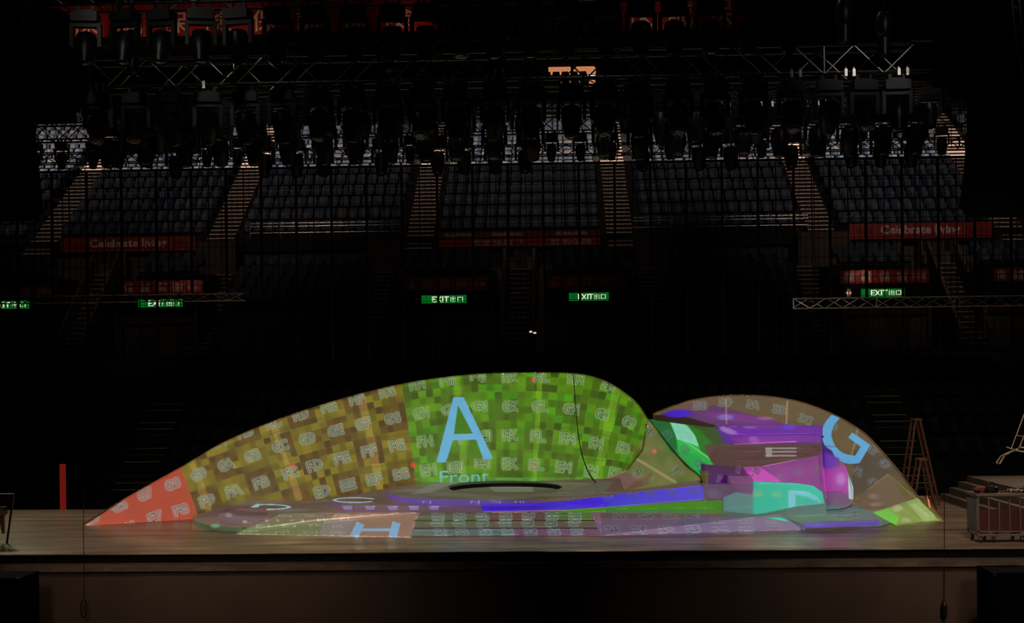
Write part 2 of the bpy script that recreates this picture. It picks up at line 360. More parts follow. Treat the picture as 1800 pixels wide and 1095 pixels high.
# green fin
a = smooth_pts([at(*p) for p in ((1142, 737, 30.9), (1160, 760, 30.7), (1185, 792, 30.3), (1208, 817, 30.0), (1233, 838, 29.7))], 4)
b = smooth_pts([at(*p) for p in ((1252, 752, 31.3), (1276, 763, 31.2), (1283, 785, 30.9), (1268, 806, 30.4), (1246, 830, 29.8))], 4)
gf = empty('green_fin', fl(1210, 905)); tag(gf, 'bright green twisted panel joining the left wall to the terrace block', 'stage set')
scenic(MB().grid([[p.lerp(q, k/8)+Vector((0, .35*math.sin(math.pi*k/8), 0)) for p, q in zip(a, b)] for k in range(9)], (0, .05, 0)), 'fin_skin', None, gf)
scenic(MB().hexa([at(1232, 842, 29.9), at(1248, 828, 29.9), at(1248, 822, 29.9), at(1232, 838, 29.9)]+[at(x, y, 30.1) for x, y in ((1232, 842), (1248, 828), (1248, 822), (1232, 838))]), 'foot', None, gf, smooth=False)
scenic(MB().box(X_(1200, 850, 30), 29.95, .0, X_(1240, 850, 30), 30.2, at(1232, 838, 29.95).z), 'post', None, gf, smooth=False, mats=('black',))
# ---- right ribbon wall
rw = empty('curved_ribbon', fl(1450, 900)); tag(rw, 'lower right-hand curved scenic wall with the blue letter G', 'stage set')
T = [(1148, 729.5, 32.3), (1180, 716, 32.6), (1215, 705, 32.9), (1260, 698, 33.1), (1300, 696, 33.2), (1350, 698, 33.15), (1400, 706, 32.9), (1440, 719, 32.5), (1480, 737, 32.0), (1520, 763, 31.3), (1550, 794, 30.7), (1582, 832, 30.1), (1612, 872, 29.5), (1650, 913, 0)]
Bx = [1150, 1182, 1217, 1261, 1300, 1348, 1392, 1425, 1458, 1486, 1512, 1545, 1590, 1649]
tp, bp_ = [], []
for (x, y, Y), bx in zip(T, Bx):
    if Y: tp.append(at(x, y, Y)); bp_.append(Vector((X_(bx, 860, Y), Y, 0)))
    else: q = fl(x, y+2); tp.append(q+Vector((0, 0, .02))); bp_.append(q)
tp, bp_ = smooth_pts(tp, 6), smooth_pts(bp_, 6)
scenic(MB().grid([[b.lerp(a, k/8)+Vector((0, .2*math.sin(math.pi*k/8)*min(1, a.z/2), 0)) for a, b in zip(tp, bp_)] for k in range(9)], (0, .06, 0)), 'wall_skin', None, rw)
scenic(MB().tube([p+Vector((0, .03, .012)) for p in tp], .024, 6), 'top_trim', 'brown edge trim along the top', rw, mats=('set_edge',))
def sheet(pts, name, label, parent, th=(0, .04, -.02)):            # 4 corners with own depth
    a, b, c, d = [p if isinstance(p, Vector) else at(*p) for p in pts]
    return scenic(MB().grid([[a.lerp(b, i/5).lerp(d.lerp(c, i/5), k/5) for i in range(6)] for k in range(6)], th), name, label, parent)
sheet([fl(1497, 880, .12), fl(1545, 903, .02), (1641, 905, 28.95), (1561, 832, 29.7)], 'folded_panel', 'brown folded panel leaning at the tip', rw)
sheet([fl(1536, 901, .10), fl(1575, 923, .01), fl(1651, 913, .01), (1612, 876, 28.75)], 'folded_panel', 'lime green folded panel at the tip', rw, (0, .03, .0))
TARGETS.append((deck, .33))
# ================================================================== THE PROJECTED TEST IMAGE
# Canvas in photograph pixels (x 130..1670, y 640..980); it is what the projector's test picture looks like once it has landed, the set's shading painted in.
CX0, CY0, CS = 130, 640, 2
CW, CH = (1670-CX0)*CS, (985-CY0)*CS
cv = np.zeros((CH, CW, 3), np.float32); cov = np.zeros((CH, CW), bool)
def srgb(c): return np.array(c, np.float32)/255
def polymask(pts, y0, y1, x0, x1):
    ys = (np.arange(y0, y1)+.5)[:, None]; xs = (np.arange(x0, x1)+.5)[None, :]; m = np.zeros((y1-y0, x1-x0), bool); n = len(pts)
    for i in range(n):
        ax, ay = pts[i]; bx, by = pts[(i+1) % n]
        if ay == by: continue
        m ^= ((ay > ys) != (by > ys)) & (xs < (bx-ax)*(ys-ay)/(by-ay)+ax)
    return m
def toc(p): return ((p[0]-CX0)*CS, (p[1]-CY0)*CS)
def bbox(pts):
    xs = [p[0] for p in pts]; ys = [p[1] for p in pts]
    return max(0, int(min(ys))-1), min(CH, int(max(ys))+2), max(0, int(min(xs))-1), min(CW, int(max(xs))+2)
def poly(pts, col, a=1.0, grad=None):
    P = [toc(p) for p in pts]; y0, y1, x0, x1 = bbox(P)
    if y1 <= y0 or x1 <= x0: return
    m = polymask(P, y0, y1, x0, x1); sub = cv[y0:y1, x0:x1]
    c = srgb(col)
    if grad is not None:                                           # (px0,py0,px1,py1,col2)
        gx0, gy0 = toc(grad[:2]); gx1, gy1 = toc(grad[2:4]); Y, X = np.mgrid[y0:y1, x0:x1]
        t = ((X-gx0)*(gx1-gx0)+(Y-gy0)*(gy1-gy0))/((gx1-gx0)**2+(gy1-gy0)**2+1e-9); t = np.clip(t, 0, 1)[..., None]
        cc = c*(1-t)+srgb(grad[4])*t; sub[m] = sub[m]*(1-a)+cc[m]*a
    else: sub[m] = sub[m]*(1-a)+c*a
def blob(px, py, rx, ry, col, a=1.0, rot=0):
    cx, cy = toc((px, py)); rx *= CS; ry *= CS; r = max(rx, ry)*1.5
    y0, y1, x0, x1 = bbox([(cx-r, cy-r), (cx+r, cy+r)])
    if y1 <= y0 or x1 <= x0: return
    Y, X = np.mgrid[y0:y1, x0:x1]; X = X-cx; Y = Y-cy; c_, s_ = math.cos(rot), math.sin(rot)
    d = ((X*c_+Y*s_)/rx)**2+((-X*s_+Y*c_)/ry)**2
    w = (a*np.clip(1.5-d*1.0, 0, 1))[..., None]; sub = cv[y0:y1, x0:x1]; sub[:] = sub*(1-w)+srgb(col)*w
def line(p, q, w, col, a=1.0):
    d = np.array(q, float)-np.array(p, float); n_ = np.array((-d[1], d[0]))/(np.hypot(*d)+1e-9)*w/2
    poly([tuple(np.array(p)+n_), tuple(np.array(q)+n_), tuple(np.array(q)-n_), tuple(np.array(p)-n_)], col, a)
def dil(m, r):
    out = m.copy(); k = int(math.ceil(r))
    for dy in range(-k, k+1):
        for dx in range(-k, k+1):
            if dx*dx+dy*dy <= r*r and (dx or dy):
                out |= np.roll(np.roll(m, dy, 0), dx, 1)
    return out
def text(txt, px, py, h, w=None, rot=0, shear=0, style='code', col=(175, 195, 185), dark=None, a=.85, squash=1):
    v, t = glyph(txt); s = h*CS/(v[:, 1].max()-v[:, 1].min()); sx = s if w is None else w*CS/(v[:, 0].max()-v[:, 0].min())
    X = v[:, 0]*sx+shear*v[:, 1]*s; Y = -v[:, 1]*s; c_, s_ = math.cos(rot), math.sin(rot); cx, cy = toc((px, py))
    P = np.stack([cx+X*c_-Y*s_, cy+X*s_+Y*c_], 1)
    y0, y1, x0, x1 = bbox([(P[:, 0].min()-8, P[:, 1].min()-8), (P[:, 0].max()+8, P[:, 1].max()+8)])
    if y1-y0 < 3 or x1-x0 < 3: return
    m = np.zeros((y1-y0, x1-x0), bool)
    for tri in t:
        q = [tuple(P[i]) for i in tri]; b0, b1, b2, b3 = bbox(q); b0, b2 = max(b0, y0), max(b2, x0); b1, b3 = min(b1, y1), min(b3, x1)
        if b1 > b0 and b3 > b2: m[b0-y0:b1-y0, b2-x0:b3-x0] |= polymask(q, b0, b1, b2, b3)
    sub = cv[y0:y1, x0:x1]; col = srgb(col)
    if style == 'code':
        m2, m1 = dil(m, 4.6), dil(m, 2.3); base = sub.copy()
        sub[m2] = base[m2]*(1-a)+col*a; sub[m1] = base[m1]*.42+col*.08; sub[m] = base[m]*.35+col*.62
    else: sub[m] = sub[m]*(1-a)+col*a
# --- left wall map: rows of code cells
cols = {}
G = [(160, 911), (210, 889), (255, 869), (303, 851), (349, 834), (397, 817), (444, 801), (493, 784), (540, 771), (590, 757), (638, 745), (690, 735), (740, 726), (790, 720), (843, 715), (897, 714), (949, 714), (1004, 719), (1058, 728), (1106, 742), (1146, 760)]
F_ = [(178, 950), (227, 927), (273, 909), (318, 896), (364, 880), (411, 863), (459, 848), (511, 831), (553, 818), (601, 805), (649, 793), (698, 783), (747, 776), (798, 771), (850, 767), (896, 765), (946, 767), (998, 771), (1048, 779), (1096, 788), (1132, 802)]
E_ = [(195, 990), (243, 968), (290, 952), (334, 940), (380, 925), (428, 908), (474, 893), (526, 878), (566, 864), (612, 852), (658, 842), (705, 833), (753, 826), (801, 821), (848, 816), (896, 815), (943, 817), (991, 821), (1039, 828), (1082, 832), (1116, 842)]
H_ = [(140, 872), (190, 850), (236, 829), (285, 811), (332, 792), (382, 776), (430, 759), (480, 743), (528, 728), (578, 714), (627, 701), (680, 688), (733, 675), (786, 668), (840, 663), (896, 662), (952, 662), (1012, 666), (1070, 677), (1120, 696), (1160, 718)]
RW = [np.array(r_, float) for r_ in (E_, F_, G, H_)]
def wm(c, r_):                                                     # column (0 = G5), row (0 = E .. 3 = H) -> photo px
    r0 = min(2, max(0, int(math.floor(r_)))); t = r_-r0
    def f(A):
        i = min(len(A)-2, max(0, int(math.floor(c)))); u = c-i; return A[i]*(1-u)+A[i+1]*u
    a, b = f(RW[r0]), f(RW[r0+1]); return a*(1-t)+b*t
poly([wm(-.5, -1), wm(3.52, -1), wm(3.5, 0), wm(3.5, 1), wm(3.5, 2), wm(3.5, 3.8), wm(-.5, 3.8)], (186, 74, 52))
for c in range(4, 21):
    for r_ in range(-1, 4):
        for i in range(4):
            for j in range(4):
                ca, cb, ra, rb_ = c-.5+i/4, c-.5+(i+1)/4, r_-.5+j/4, r_-.5+(j+1)/4
                g_ = c >= 12; big = (c+r_) % 2 == 1
                sub = ((i+j) % 2 == 0) ^ (rng.random() < .2)
                if rng.random() < .13: big = not big
                if big: col = (96, 70, 24) if not g_ else (74, 104, 14)
                else: col = (126, 112, 24) if not g_ else (90, 140, 8)
                if g_ and rng.random() < .12: col = (78, 150, 4)
                k = (1.08 if sub else .90)*(.93+.14*rng.random())
                poly([wm(ca, ra), wm(cb, ra), wm(cb, rb_), wm(ca, rb_)], [v_*k for v_ in col])
# fine pale grid lines
for c in np.arange(3.5, 20.6, .25):
    a_ = .30 if c % .5 else .36
    for r_ in np.arange(-1, 3.6, .5): line(wm(c, r_), wm(c, r_+.5), 1.0, (170, 180, 60) if c < 11.5 else (140, 200, 40), a_)
for r_ in np.arange(-1.5, 3.6, .25):
    for c in np.arange(3.5, 20, .5): line(wm(c, r_), wm(c+.5, r_), 1.0, (170, 180, 60) if c < 11.5 else (140, 200, 40), .27)
# fabric seams, with projector blend zones painted as paler strips
for c, wd_ in ((3.95, 12), (7.0, 11), (10.15, 12), (13.3, 12), (15.95, 9), (18.3, 15)):
    for r_ in np.arange(-1, 3.6, .25): line(wm(c, r_), wm(c, r_+.26), wd_*(.8+.5*rng.random()), (205, 165, 90) if c < 11.5 else (150, 215, 60), .42)
for r_, dr in ((2.55, .06), (1.3, -.05), (.45, .05)):
    for c in np.arange(3.5, 19.5, .5): line(wm(c, r_+dr*math.sin(c)), wm(c+.5, r_+dr*math.sin(c+.5)), 1.4, (60, 70, 20), .45)
# red marker squares
for x, y in ((515, 817), (727, 817), (937, 667), (938, 816)): poly([(x-4, y-4), (x+4, y-3), (x+3, y+5), (x-4, y+4)], (235, 70, 40))
hexd = '0123456789ABCDEFGHIJKLMNO'
for r_, let in ((0, 'E'), (1, 'F'), (2, 'G'), (3, 'H')):
    for c in range(0, 20):
        p = wm(c, r_); q = wm(c+.4, r_); q0 = wm(c-.4, r_); rot = math.atan2(q[1]-q0[1], q[0]-q0[0])
        if r_ == 0 and c < 8: continue
        up = wm(c, r_+.3)-wm(c, r_-.3); sh = -(math.atan2(up[0], -up[1])-rot)*-1
        cc = (205, 208, 205) if c < 4 else (195, 215, 198) if c < 12 else (190, 228, 178)
        text(let+hexd[c+5], p[0], p[1], 16.5, 25 if c < 18 else 20, rot, style='code', col=cc)
# letter A + Front
poly([(797, 698), (815, 698), (867, 806), (850, 808), (837, 773), (796, 774), (784, 813), (767, 813)], (112, 190, 232))
poly([(805, 712), (831, 762), (798, 763)], (70, 130, 12))

text('Front', 816, 838, 22, 86, -.02, style='flat', col=(120, 205, 220), a=.95)
# bottom glow of the green wall
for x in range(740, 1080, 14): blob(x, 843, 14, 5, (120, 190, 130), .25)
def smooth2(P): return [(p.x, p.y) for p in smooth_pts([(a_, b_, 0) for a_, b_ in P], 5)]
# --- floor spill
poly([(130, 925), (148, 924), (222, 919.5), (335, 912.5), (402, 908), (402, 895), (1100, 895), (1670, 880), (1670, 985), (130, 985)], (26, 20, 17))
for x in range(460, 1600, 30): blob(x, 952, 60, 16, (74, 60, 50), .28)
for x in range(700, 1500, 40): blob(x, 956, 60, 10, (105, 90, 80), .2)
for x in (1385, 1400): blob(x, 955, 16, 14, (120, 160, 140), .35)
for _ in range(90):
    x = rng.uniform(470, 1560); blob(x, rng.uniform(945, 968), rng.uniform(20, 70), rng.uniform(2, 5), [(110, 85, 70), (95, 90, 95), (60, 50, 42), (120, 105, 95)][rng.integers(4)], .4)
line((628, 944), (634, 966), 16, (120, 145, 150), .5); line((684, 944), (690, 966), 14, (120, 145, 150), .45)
poly([(125, 938), (148, 923.5), (216, 880), (216, 850), (125, 850)], (26, 20, 17)); poly([(1612, 868), (1653, 912), (1653, 919), (1600, 921), (1600, 985), (1680, 985), (1680, 860)], (26, 20, 17))
# --- tail (olive)
poly([(1137, 735), (1245, 845), (1240, 856), (940, 890), (940, 872), (1050, 846), (1098, 826), (1122, 800), (1134, 775)], (118, 122, 62))
poly([(1146, 745), (1232, 838), (1200, 850), (1150, 800)], (98, 118, 52), .7)
poly([(940, 873), (1050, 848), (1100, 830), (1145, 842), (1080, 866), (948, 881)], (128, 98, 84))
poly([(1120, 845), (1148, 830), (1140, 852), (1090, 866)], (112, 78, 60), .8)
for _ in range(70):
    x = rng.uniform(1110, 1225); blob(x, rng.uniform(770, 860), rng.uniform(4, 14), rng.uniform(3, 8), [(140, 140, 90), (88, 110, 40), (150, 120, 100), (105, 130, 70)][rng.integers(4)], .3, rng.uniform(0, 3))
line((1118, 806), (1188, 848), 5, (175, 165, 110), .7); line((1136, 745), (1130, 790), 3, (40, 60, 20), .7); line((1130, 790), (1102, 826), 4, (45, 60, 20), .7)
line((1141, 742), (1235, 842), 2.5, (190, 150, 110), .6)
blob(1150, 793, 4, 4, (240, 110, 80), 1)
for t_, x, y, r_ in (('GP', 1142, 758, .9), ('FP', 1190, 828, .8), ('EP', 1123, 830, -.3), ('EO', 1075, 855, -.1), ('EN', 995, 866, -.1)): text(t_, x, y, 10, 17, r_, col=(170, 195, 160), a=.5)
line((945, 873), (1050, 848), 1.5, (205, 170, 130), .7); line((1050, 848), (1100, 828), 1.5, (205, 170, 130), .7)
# --- platforms
poly([(338, 908), (400, 888), (580, 876), (700, 855), (1090, 840), (1100, 870), (1260, 880), (1260, 930), (338, 932)], (100, 76, 66))
poly([(680, 866), (760, 848), (1080, 846), (1060, 868), (860, 879), (700, 874)], (98, 96, 76))
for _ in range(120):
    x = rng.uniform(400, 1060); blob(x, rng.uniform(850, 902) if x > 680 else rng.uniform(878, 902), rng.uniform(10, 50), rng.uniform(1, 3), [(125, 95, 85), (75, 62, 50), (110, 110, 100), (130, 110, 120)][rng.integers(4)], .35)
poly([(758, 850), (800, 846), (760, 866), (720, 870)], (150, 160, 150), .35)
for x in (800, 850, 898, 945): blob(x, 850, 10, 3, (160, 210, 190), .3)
# pit
poly([(888+100*math.cos(t), 856+11*math.sin(t)) for t in np.linspace(0, 2*math.pi, 40)], (12, 10, 8))
poly([(888+92*math.cos(t), 862+9*math.sin(t)) for t in np.linspace(0, 2*math.pi, 40)], (92, 84, 68))
for dx, dy in ((-28, -2), (-24, 1), (-20, 4)): line((888+dx, 859+dy), (942+dx*.2, 859+dy), 1.5, (175, 190, 165), .8)
# top-tier riser (violet)
poly([(676, 865), (705, 873), (770, 877), (860, 879), (950, 878), (950, 890), (840, 891), (750, 889), (700, 884), (680, 875)], (92, 62, 130))
poly([(680, 868), (705, 875), (770, 879), (900, 881), (900, 889), (770, 887), (700, 881)], (98, 58, 168), .7)
for i, x in enumerate((750, 835, 872, 913)): text('EFGH'[i]+'J', x, 883, 5, 16, 0, style='flat', col=(150, 160, 215), a=.9)
# C tier riser
poly([(580, 879), (610, 888), (690, 890), (850, 890), (850, 901), (700, 902), (600, 898), (578, 888)], (98, 70, 92))
for x in (610, 650, 690, 727, 762): poly([(x-9, 889), (x+10, 889), (x+8, 896), (x-6, 896)], (140, 130, 190), .85)
poly([(843, 886), (925, 884), (1000, 879), (1100, 867), (1180, 858), (1238, 852), (1238, 878), (1100, 889), (1000, 895), (850, 900)], (66, 30, 205), 1, (860, 0, 1200, 0, (80, 52, 230)))
poly([(936, 903), (1010, 896), (1100, 890), (1180, 884), (1275, 878), (1275, 905), (936, 906)], (66, 134, 12))
for i, x in enumerate((1068, 1113, 1145, 1183, 1221)): text('0'+'IJKLM'[i], x, 871-(x-1068)*.06, 9, 17, -.1, col=(130, 120, 225), a=.6)
line((1000, 897), (1240, 877), 1, (160, 170, 200), .7); line((850, 899), (1000, 897), 1, (200, 170, 200), .7)
# walkway top (grey-brown)
poly([(1000, 873), (1100, 862), (1236, 843), (1240, 852), (1100, 867), (1000, 880), (930, 884)], (104, 88, 76))
# C and D letters lying flat
def ring(cx, cy, rx, ry, w, col, a0, a1, wy=None):
    tt_ = np.linspace(a0, a1, 40); wy = wy or w*ry/rx
    poly([(cx+rx*math.cos(t), cy+ry*math.sin(t)) for t in tt_]+[(cx+(rx-w)*math.cos(t), cy+(ry-wy)*math.sin(t)) for t in tt_[::-1]], col, .9)
ring(624, 879, 39, 5, 6, (170, 215, 230), .6, 5.9, 1.8)
ring(470, 891, 42, 5, 8, (165, 215, 225), -1.57, 1.57, 1.8); line((440, 895), (455, 887), 6, (165, 215, 225), .9); line((440, 895), (480, 895.5), 1.8, (165, 215, 225), .9); line((455, 887), (480, 886.5), 1.8, (165, 215, 225), .9)
# left end tiers
poly([(384, 902), (420, 908), (460, 910), (470, 893), (400, 890)], (100, 70, 70)); poly([(384, 902), (420, 908), (470, 911), (440, 921), (400, 919), (382, 912)], (110, 82, 92))
poly([(398, 893), (440, 900), (470, 900), (470, 906), (420, 906), (392, 900)], (70, 40, 48), .8)
poly([(338, 913), (362, 922), (395, 926), (450, 928), (450, 936), (390, 934), (350, 928), (338, 920)], (52, 82, 44))
blob(378, 924, 8, 4, (110, 170, 130), .8); blob(402, 905, 6, 4, (150, 150, 165), .7); blob(430, 917, 4, 3, (180, 180, 190), .7)
# --- left ramp
poly([(413, 939), (497, 902), (740, 901), (723, 946)], (120, 118, 84))
poly([(413, 939), (440, 926), (575, 918), (540, 943)], (112, 122, 74)); poly([(560, 902), (738, 901), (722, 945), (575, 943), (590, 915)], (158, 122, 100))
poly([(480, 910), (590, 903), (575, 916), (460, 922)], (112, 96, 74), .9); poly([(570, 915), (625, 912), (610, 942), (560, 941)], (140, 135, 130), .8)
rowsx = [(500, 907, 4, 'GJ'), (548, 906, 4, 'GK'), (600, 905, 4, 'GL'), (478, 915, 5, 'FI'), (522, 915, 5, 'FJ'), (570, 914, 5, 'FK'), (610, 912, 5, 'FL'), (462, 924, 5, 'EI'), (508, 924, 5, 'EJ'), (556, 923, 5, 'EK'), (596, 924, 6, 'EL'), (440, 933, 5, 'DH'), (496, 935, 5, 'DI'), (546, 936, 5, 'DJ'), (594, 936, 6, 'DK')]
for x, y, h, t_ in rowsx: text(t_, x, y, h, 24, -.03, -.4, 'flat', (178, 190, 185), a=.6)
for a_, b_ in (((634, 919), (622, 944)), ((697, 918), (690, 944))): line(a_, b_, 15, (140, 195, 235), .95)
line((634, 931), (690, 931), 5, (140, 195, 235), .95)
line((413, 939), (723, 945), 1.2, (200, 210, 190), .7)
# --- steps
poly([(738, 901), (1042, 901), (1060, 942), (722, 942)], (96, 88, 74))
poly([(735, 905), (860, 902), (860, 925), (728, 926)], (88, 98, 66), .8); poly([(860, 902), (960, 902), (960, 915), (860, 915)], (104, 70, 60), .8); poly([(960, 902), (1040, 901), (1040, 914), (960, 913)], (84, 112, 44), .8)
poly([(724, 930), (900, 929), (900, 941), (722, 941)], (88, 108, 106), .9); poly([(900, 929), (1056, 929), (1060, 941), (900, 941)], (110, 78, 108), .9)
for y in (915, 928.5): line((728, y), (1050, y), 1.6, (40, 34, 30), .8)
for i, x in enumerate((770, 808, 849, 889, 929, 970, 1011)):
    text('D'+'12LEFG8'[i], x, 908, 9, 19, 0, 0, style='code', col=(165, 190, 175), a=.7)
    text('C'+'1234567'[i], x-1, 920, 8, 19, 0, 0, style='code', col=(165, 190, 175), a=.7)
    text('2'+'1234567'[i], x+4, 935, 8, 20, 0, -.2, style='code', col=(165, 190, 200), a=.7)
# --- right ramp
poly([(1038, 900), (1400, 903), (1416, 932), (1058, 942)], (122, 98, 124)); poly([(1042, 902), (1385, 903), (1392, 911), (1046, 911)], (116, 88, 66), .8)
poly([(1200, 908), (1400, 905), (1414, 931), (1180, 938)], (98, 88, 122), .6)
for i, x in enumerate((1076, 1124, 1171, 1218, 1267, 1312)): text('2'+'89ABCD'[i], x, 930+(0 if i < 4 else 2), 8, 24, -.02, -.3, style='code', col=(170, 170, 195), a=.7)
for i, x in enumerate((1090, 1135, 1178, 1217, 1262, 1310, 1360)): text('2'+'8GHJLDR'[i], x, 908+(0 if i < 4 else 8 if i < 6 else 12), 6, 22, 0, -.3, style='code', col=(170, 170, 185), a=.6)
# --- right wall
poly([(1140, 732), (1240, 690), (1420, 694), (1540, 760), (1660, 918), (1500, 890), (1440, 760), (1280, 752), (1150, 745)], (112, 94, 64))
poly([(1150, 732), (1215, 708), (1270, 715), (1380, 745), (1440, 760), (1440, 778), (1260, 752)], (106, 62, 118), .95)
poly([(1148, 730), (1190, 728), (1260, 748), (1250, 754), (1180, 742)], (52, 34, 20)); poly([(1172, 723), (1236, 700), (1250, 712), (1240, 722)], (124, 92, 88), .8)
blob(1192, 727, 24, 7, (76, 36, 225), .95, -.05); blob(1300, 735, 70, 7, (150, 60, 175), .55, .12); blob(1275, 733, 14, 5, (150, 135, 225), .7)
blob(1345, 735, 14, 3, (190, 130, 190), .5)
for r_ in np.arange(0, 1, .08): line((1300+r_*200, 694+r_*60), (1290+r_*190, 760+r_*90), .8, (150, 140, 90), .16)
for k in range(6): line((1240, 706+k*9), (1530, 716+k*24), .8, (150, 140, 90), .14)
for t_, x, y, r_ in (('38', 1230, 713, .0), ('39', 1275, 707, .05), ('3A', 1324, 711, .15), ('3B', 1370, 720, .2), ('3C', 1416, 737, .35)): text(t_, x, y, 12, 21, r_, col=(178, 190, 178), a=.75)
line((1276, 700), (1277, 745), 3, (200, 170, 140), .5); line((1384, 704), (1382, 752), 4, (200, 170, 140), .5); line((1508, 752), (1498, 800), 4, (190, 165, 110), .45)
poly([(1500, 790), (1560, 800), (1600, 850), (1560, 832), (1524, 862), (1497, 872)], (86, 76, 62), .9)
for t_, x, y in (('48', 1532, 790), ('49', 1555, 815), ('4A', 1508, 828), ('4B', 1535, 848)): text(t_, x, y, 12, 17, .6, col=(165, 180, 190), a=.5)
# letter G
gp = smooth2([(1462, 729), (1477, 734)])+smooth2([(1477, 734), (1467, 746), (1462, 760), (1463, 772), (1470, 786), (1480, 795), (1490, 799)])+[(1503, 801), (1513, 785), (1491, 769), (1498, 760), (1530, 782), (1511, 814)]+smooth2([(1511, 814), (1490, 815), (1473, 808), (1458, 795), (1448, 780), (1445, 765), (1447, 750), (1453, 739), (1462, 729)])
text('8', 1466, 750, 10, 10, .3, col=(170, 190, 185), a=.6)
poly(gp, (108, 184, 235))
# --- green fin
poly([(1140, 734), (1252, 750), (1284, 764), (1288, 790), (1250, 832), (1232, 842)], (48, 80, 14))
poly([(1142, 736), (1178, 741), (1190, 770), (1196, 800), (1180, 795)], (8, 112, 48)); poly([(1176, 741), (1205, 744), (1222, 765), (1230, 790), (1255, 812), (1250, 826), (1232, 838), (1192, 795), (1188, 765)], (44, 200, 74))
poly([(1178, 741), (1202, 744), (1218, 757), (1230, 785), (1190, 772)], (140, 228, 190)); poly([(1205, 744), (1232, 757), (1262, 790), (1256, 812), (1232, 795), (1222, 765)], (22, 128, 18))
poly([(1186, 790), (1228, 800), (1250, 822), (1236, 836), (1215, 824)], (20, 176, 80), .8)
for k in range(7): line((1196+k*5, 772+k*3), (1252, 806+k), .8, (150, 240, 170), .5)
text('GR', 1173, 765, 12, 13, .9, col=(130, 190, 150), a=.6); text('GS', 1203, 790, 12, 16, .8, col=(120, 215, 150), a=.6); text('GT', 1231, 817, 11, 20, .4, col=(110, 200, 150), a=.7)
poly([(1132, 727), (1155, 730), (1250, 750), (1250, 753), (1150, 738)], (48, 34, 22))
# --- terrace block
poly([(1258, 750), (1290, 749), (1446, 747), (1446, 781), (1290, 782), (1272, 779)], (92, 34, 148)); poly([(1262, 749), (1380, 748), (1444, 752), (1444, 762), (1300, 764), (1276, 763)], (108, 40, 160))
poly([(1280, 768), (1380, 764), (1440, 766), (1440, 775), (1300, 781)], (132, 44, 160), .8); line((1290, 781), (1400, 776), 2, (235, 130, 215), .7); blob(1280, 757, 16, 5, (180, 140, 205), .8, .3)
line((1290, 766), (1440, 763), 1.2, (40, 12, 60), .8); blob(1325, 772, 9, 5, (170, 110, 200), .7, .3); blob(1318, 751, 12, 2, (180, 110, 230), .6); blob(1385, 750, 12, 5, (110, 70, 235), .7)
poly([(1236, 782), (1446, 778), (1446, 802), (1350, 818), (1305, 824), (1258, 818), (1250, 812)], (96, 66, 62))
for k in range(40): x = rng.uniform(1260, 1430); line((x, 782+k*.9), (x+rng.uniform(20, 60), 782+k*.9), 1.2, [(130, 95, 90), (66, 42, 42), (120, 84, 100)][rng.integers(3)], .45)
for (p_, q_) in (((1345, 788), (1400, 788)), ((1345, 801), (1400, 801)), ((1356, 794), (1400, 794))): line(p_, q_, 3, (178, 172, 165), .8)
poly([(1345, 787), (1357, 787), (1357, 803), (1347, 803)], (178, 176, 168), .85)
# dark notch + magenta band
poly([(1232, 815), (1260, 818), (1310, 822), (1330, 856), (1232, 856)], (76, 28, 84)); poly([(1232, 832), (1282, 836), (1282, 852), (1232, 850)], (66, 26, 88)); poly([(1230, 826), (1246, 828), (1244, 852), (1232, 850)], (86, 80, 40))
poly([(1305, 823), (1350, 817), (1404, 808), (1446, 798), (1452, 878), (1400, 862), (1326, 850)], (142, 46, 142)); poly([(1306, 821), (1336, 820), (1376, 849), (1330, 850)], (212, 66, 190))
poly([(1280, 836), (1322, 838), (1324, 860), (1296, 870), (1284, 850)], (122, 60, 118)); line((1340, 820), (1400, 808), 1.2, (220, 160, 200), .7); line((1282, 836), (1326, 836), 1, (40, 16, 44), .8)
for t_, x, y in (('2E', 1330, 828), ('1F', 1372, 840), ('1G', 1402, 828), ('0H', 1436, 822), ('2', 1298, 825), ('T', 1264, 842)): text(t_, x, y, 8, 12 if len(t_) == 2 else 6, .5, col=(200, 150, 205), a=.55)
# teal
poly([(1236, 851), (1282, 851), (1298, 862), (1326, 866), (1326, 910), (1270, 906), (1270, 878), (1236, 879)], (96, 66, 104)); poly([(1272, 874), (1296, 864), (1326, 868), (1326, 912), (1272, 906)], (92, 140, 138))
poly([(1296, 852), (1326, 850), (1326, 870), (1296, 866)], (118, 70, 120)); text('0L', 1256, 867, 9, 20, 0, col=(170, 140, 200), a=.6)
poly([(1324, 846), (1400, 849), (1430, 854), (1454, 872), (1454, 905), (1420, 914), (1380, 916), (1324, 906)], (16, 190, 158), 1, (1330, 0, 1440, 0, (20, 205, 172)))
for k in range(12): line((1326, 852+k*4.6), (1450, 854+k*4.6), .8, (90, 215, 190), .22)
for k in range(24): line((1328+k*5, 850), (1328+k*5, 908), .8, (90, 215, 190), .18)
blob(1332, 868, 10, 7, (130, 190, 140), .7); blob(1366, 869, 9, 6, (120, 200, 150), .7)
ring(1398, 884, 44, 22, 12, (120, 205, 225), -1.4, .3, 8); poly([(1386, 862), (1398, 862), (1398, 905), (1386, 905)], (125, 210, 225)); poly([(1386, 862), (1416, 863), (1430, 870), (1398, 870)], (125, 210, 225))
poly([(1400, 874), (1438, 880), (1440, 888), (1400, 886)], (60, 185, 165), .8)
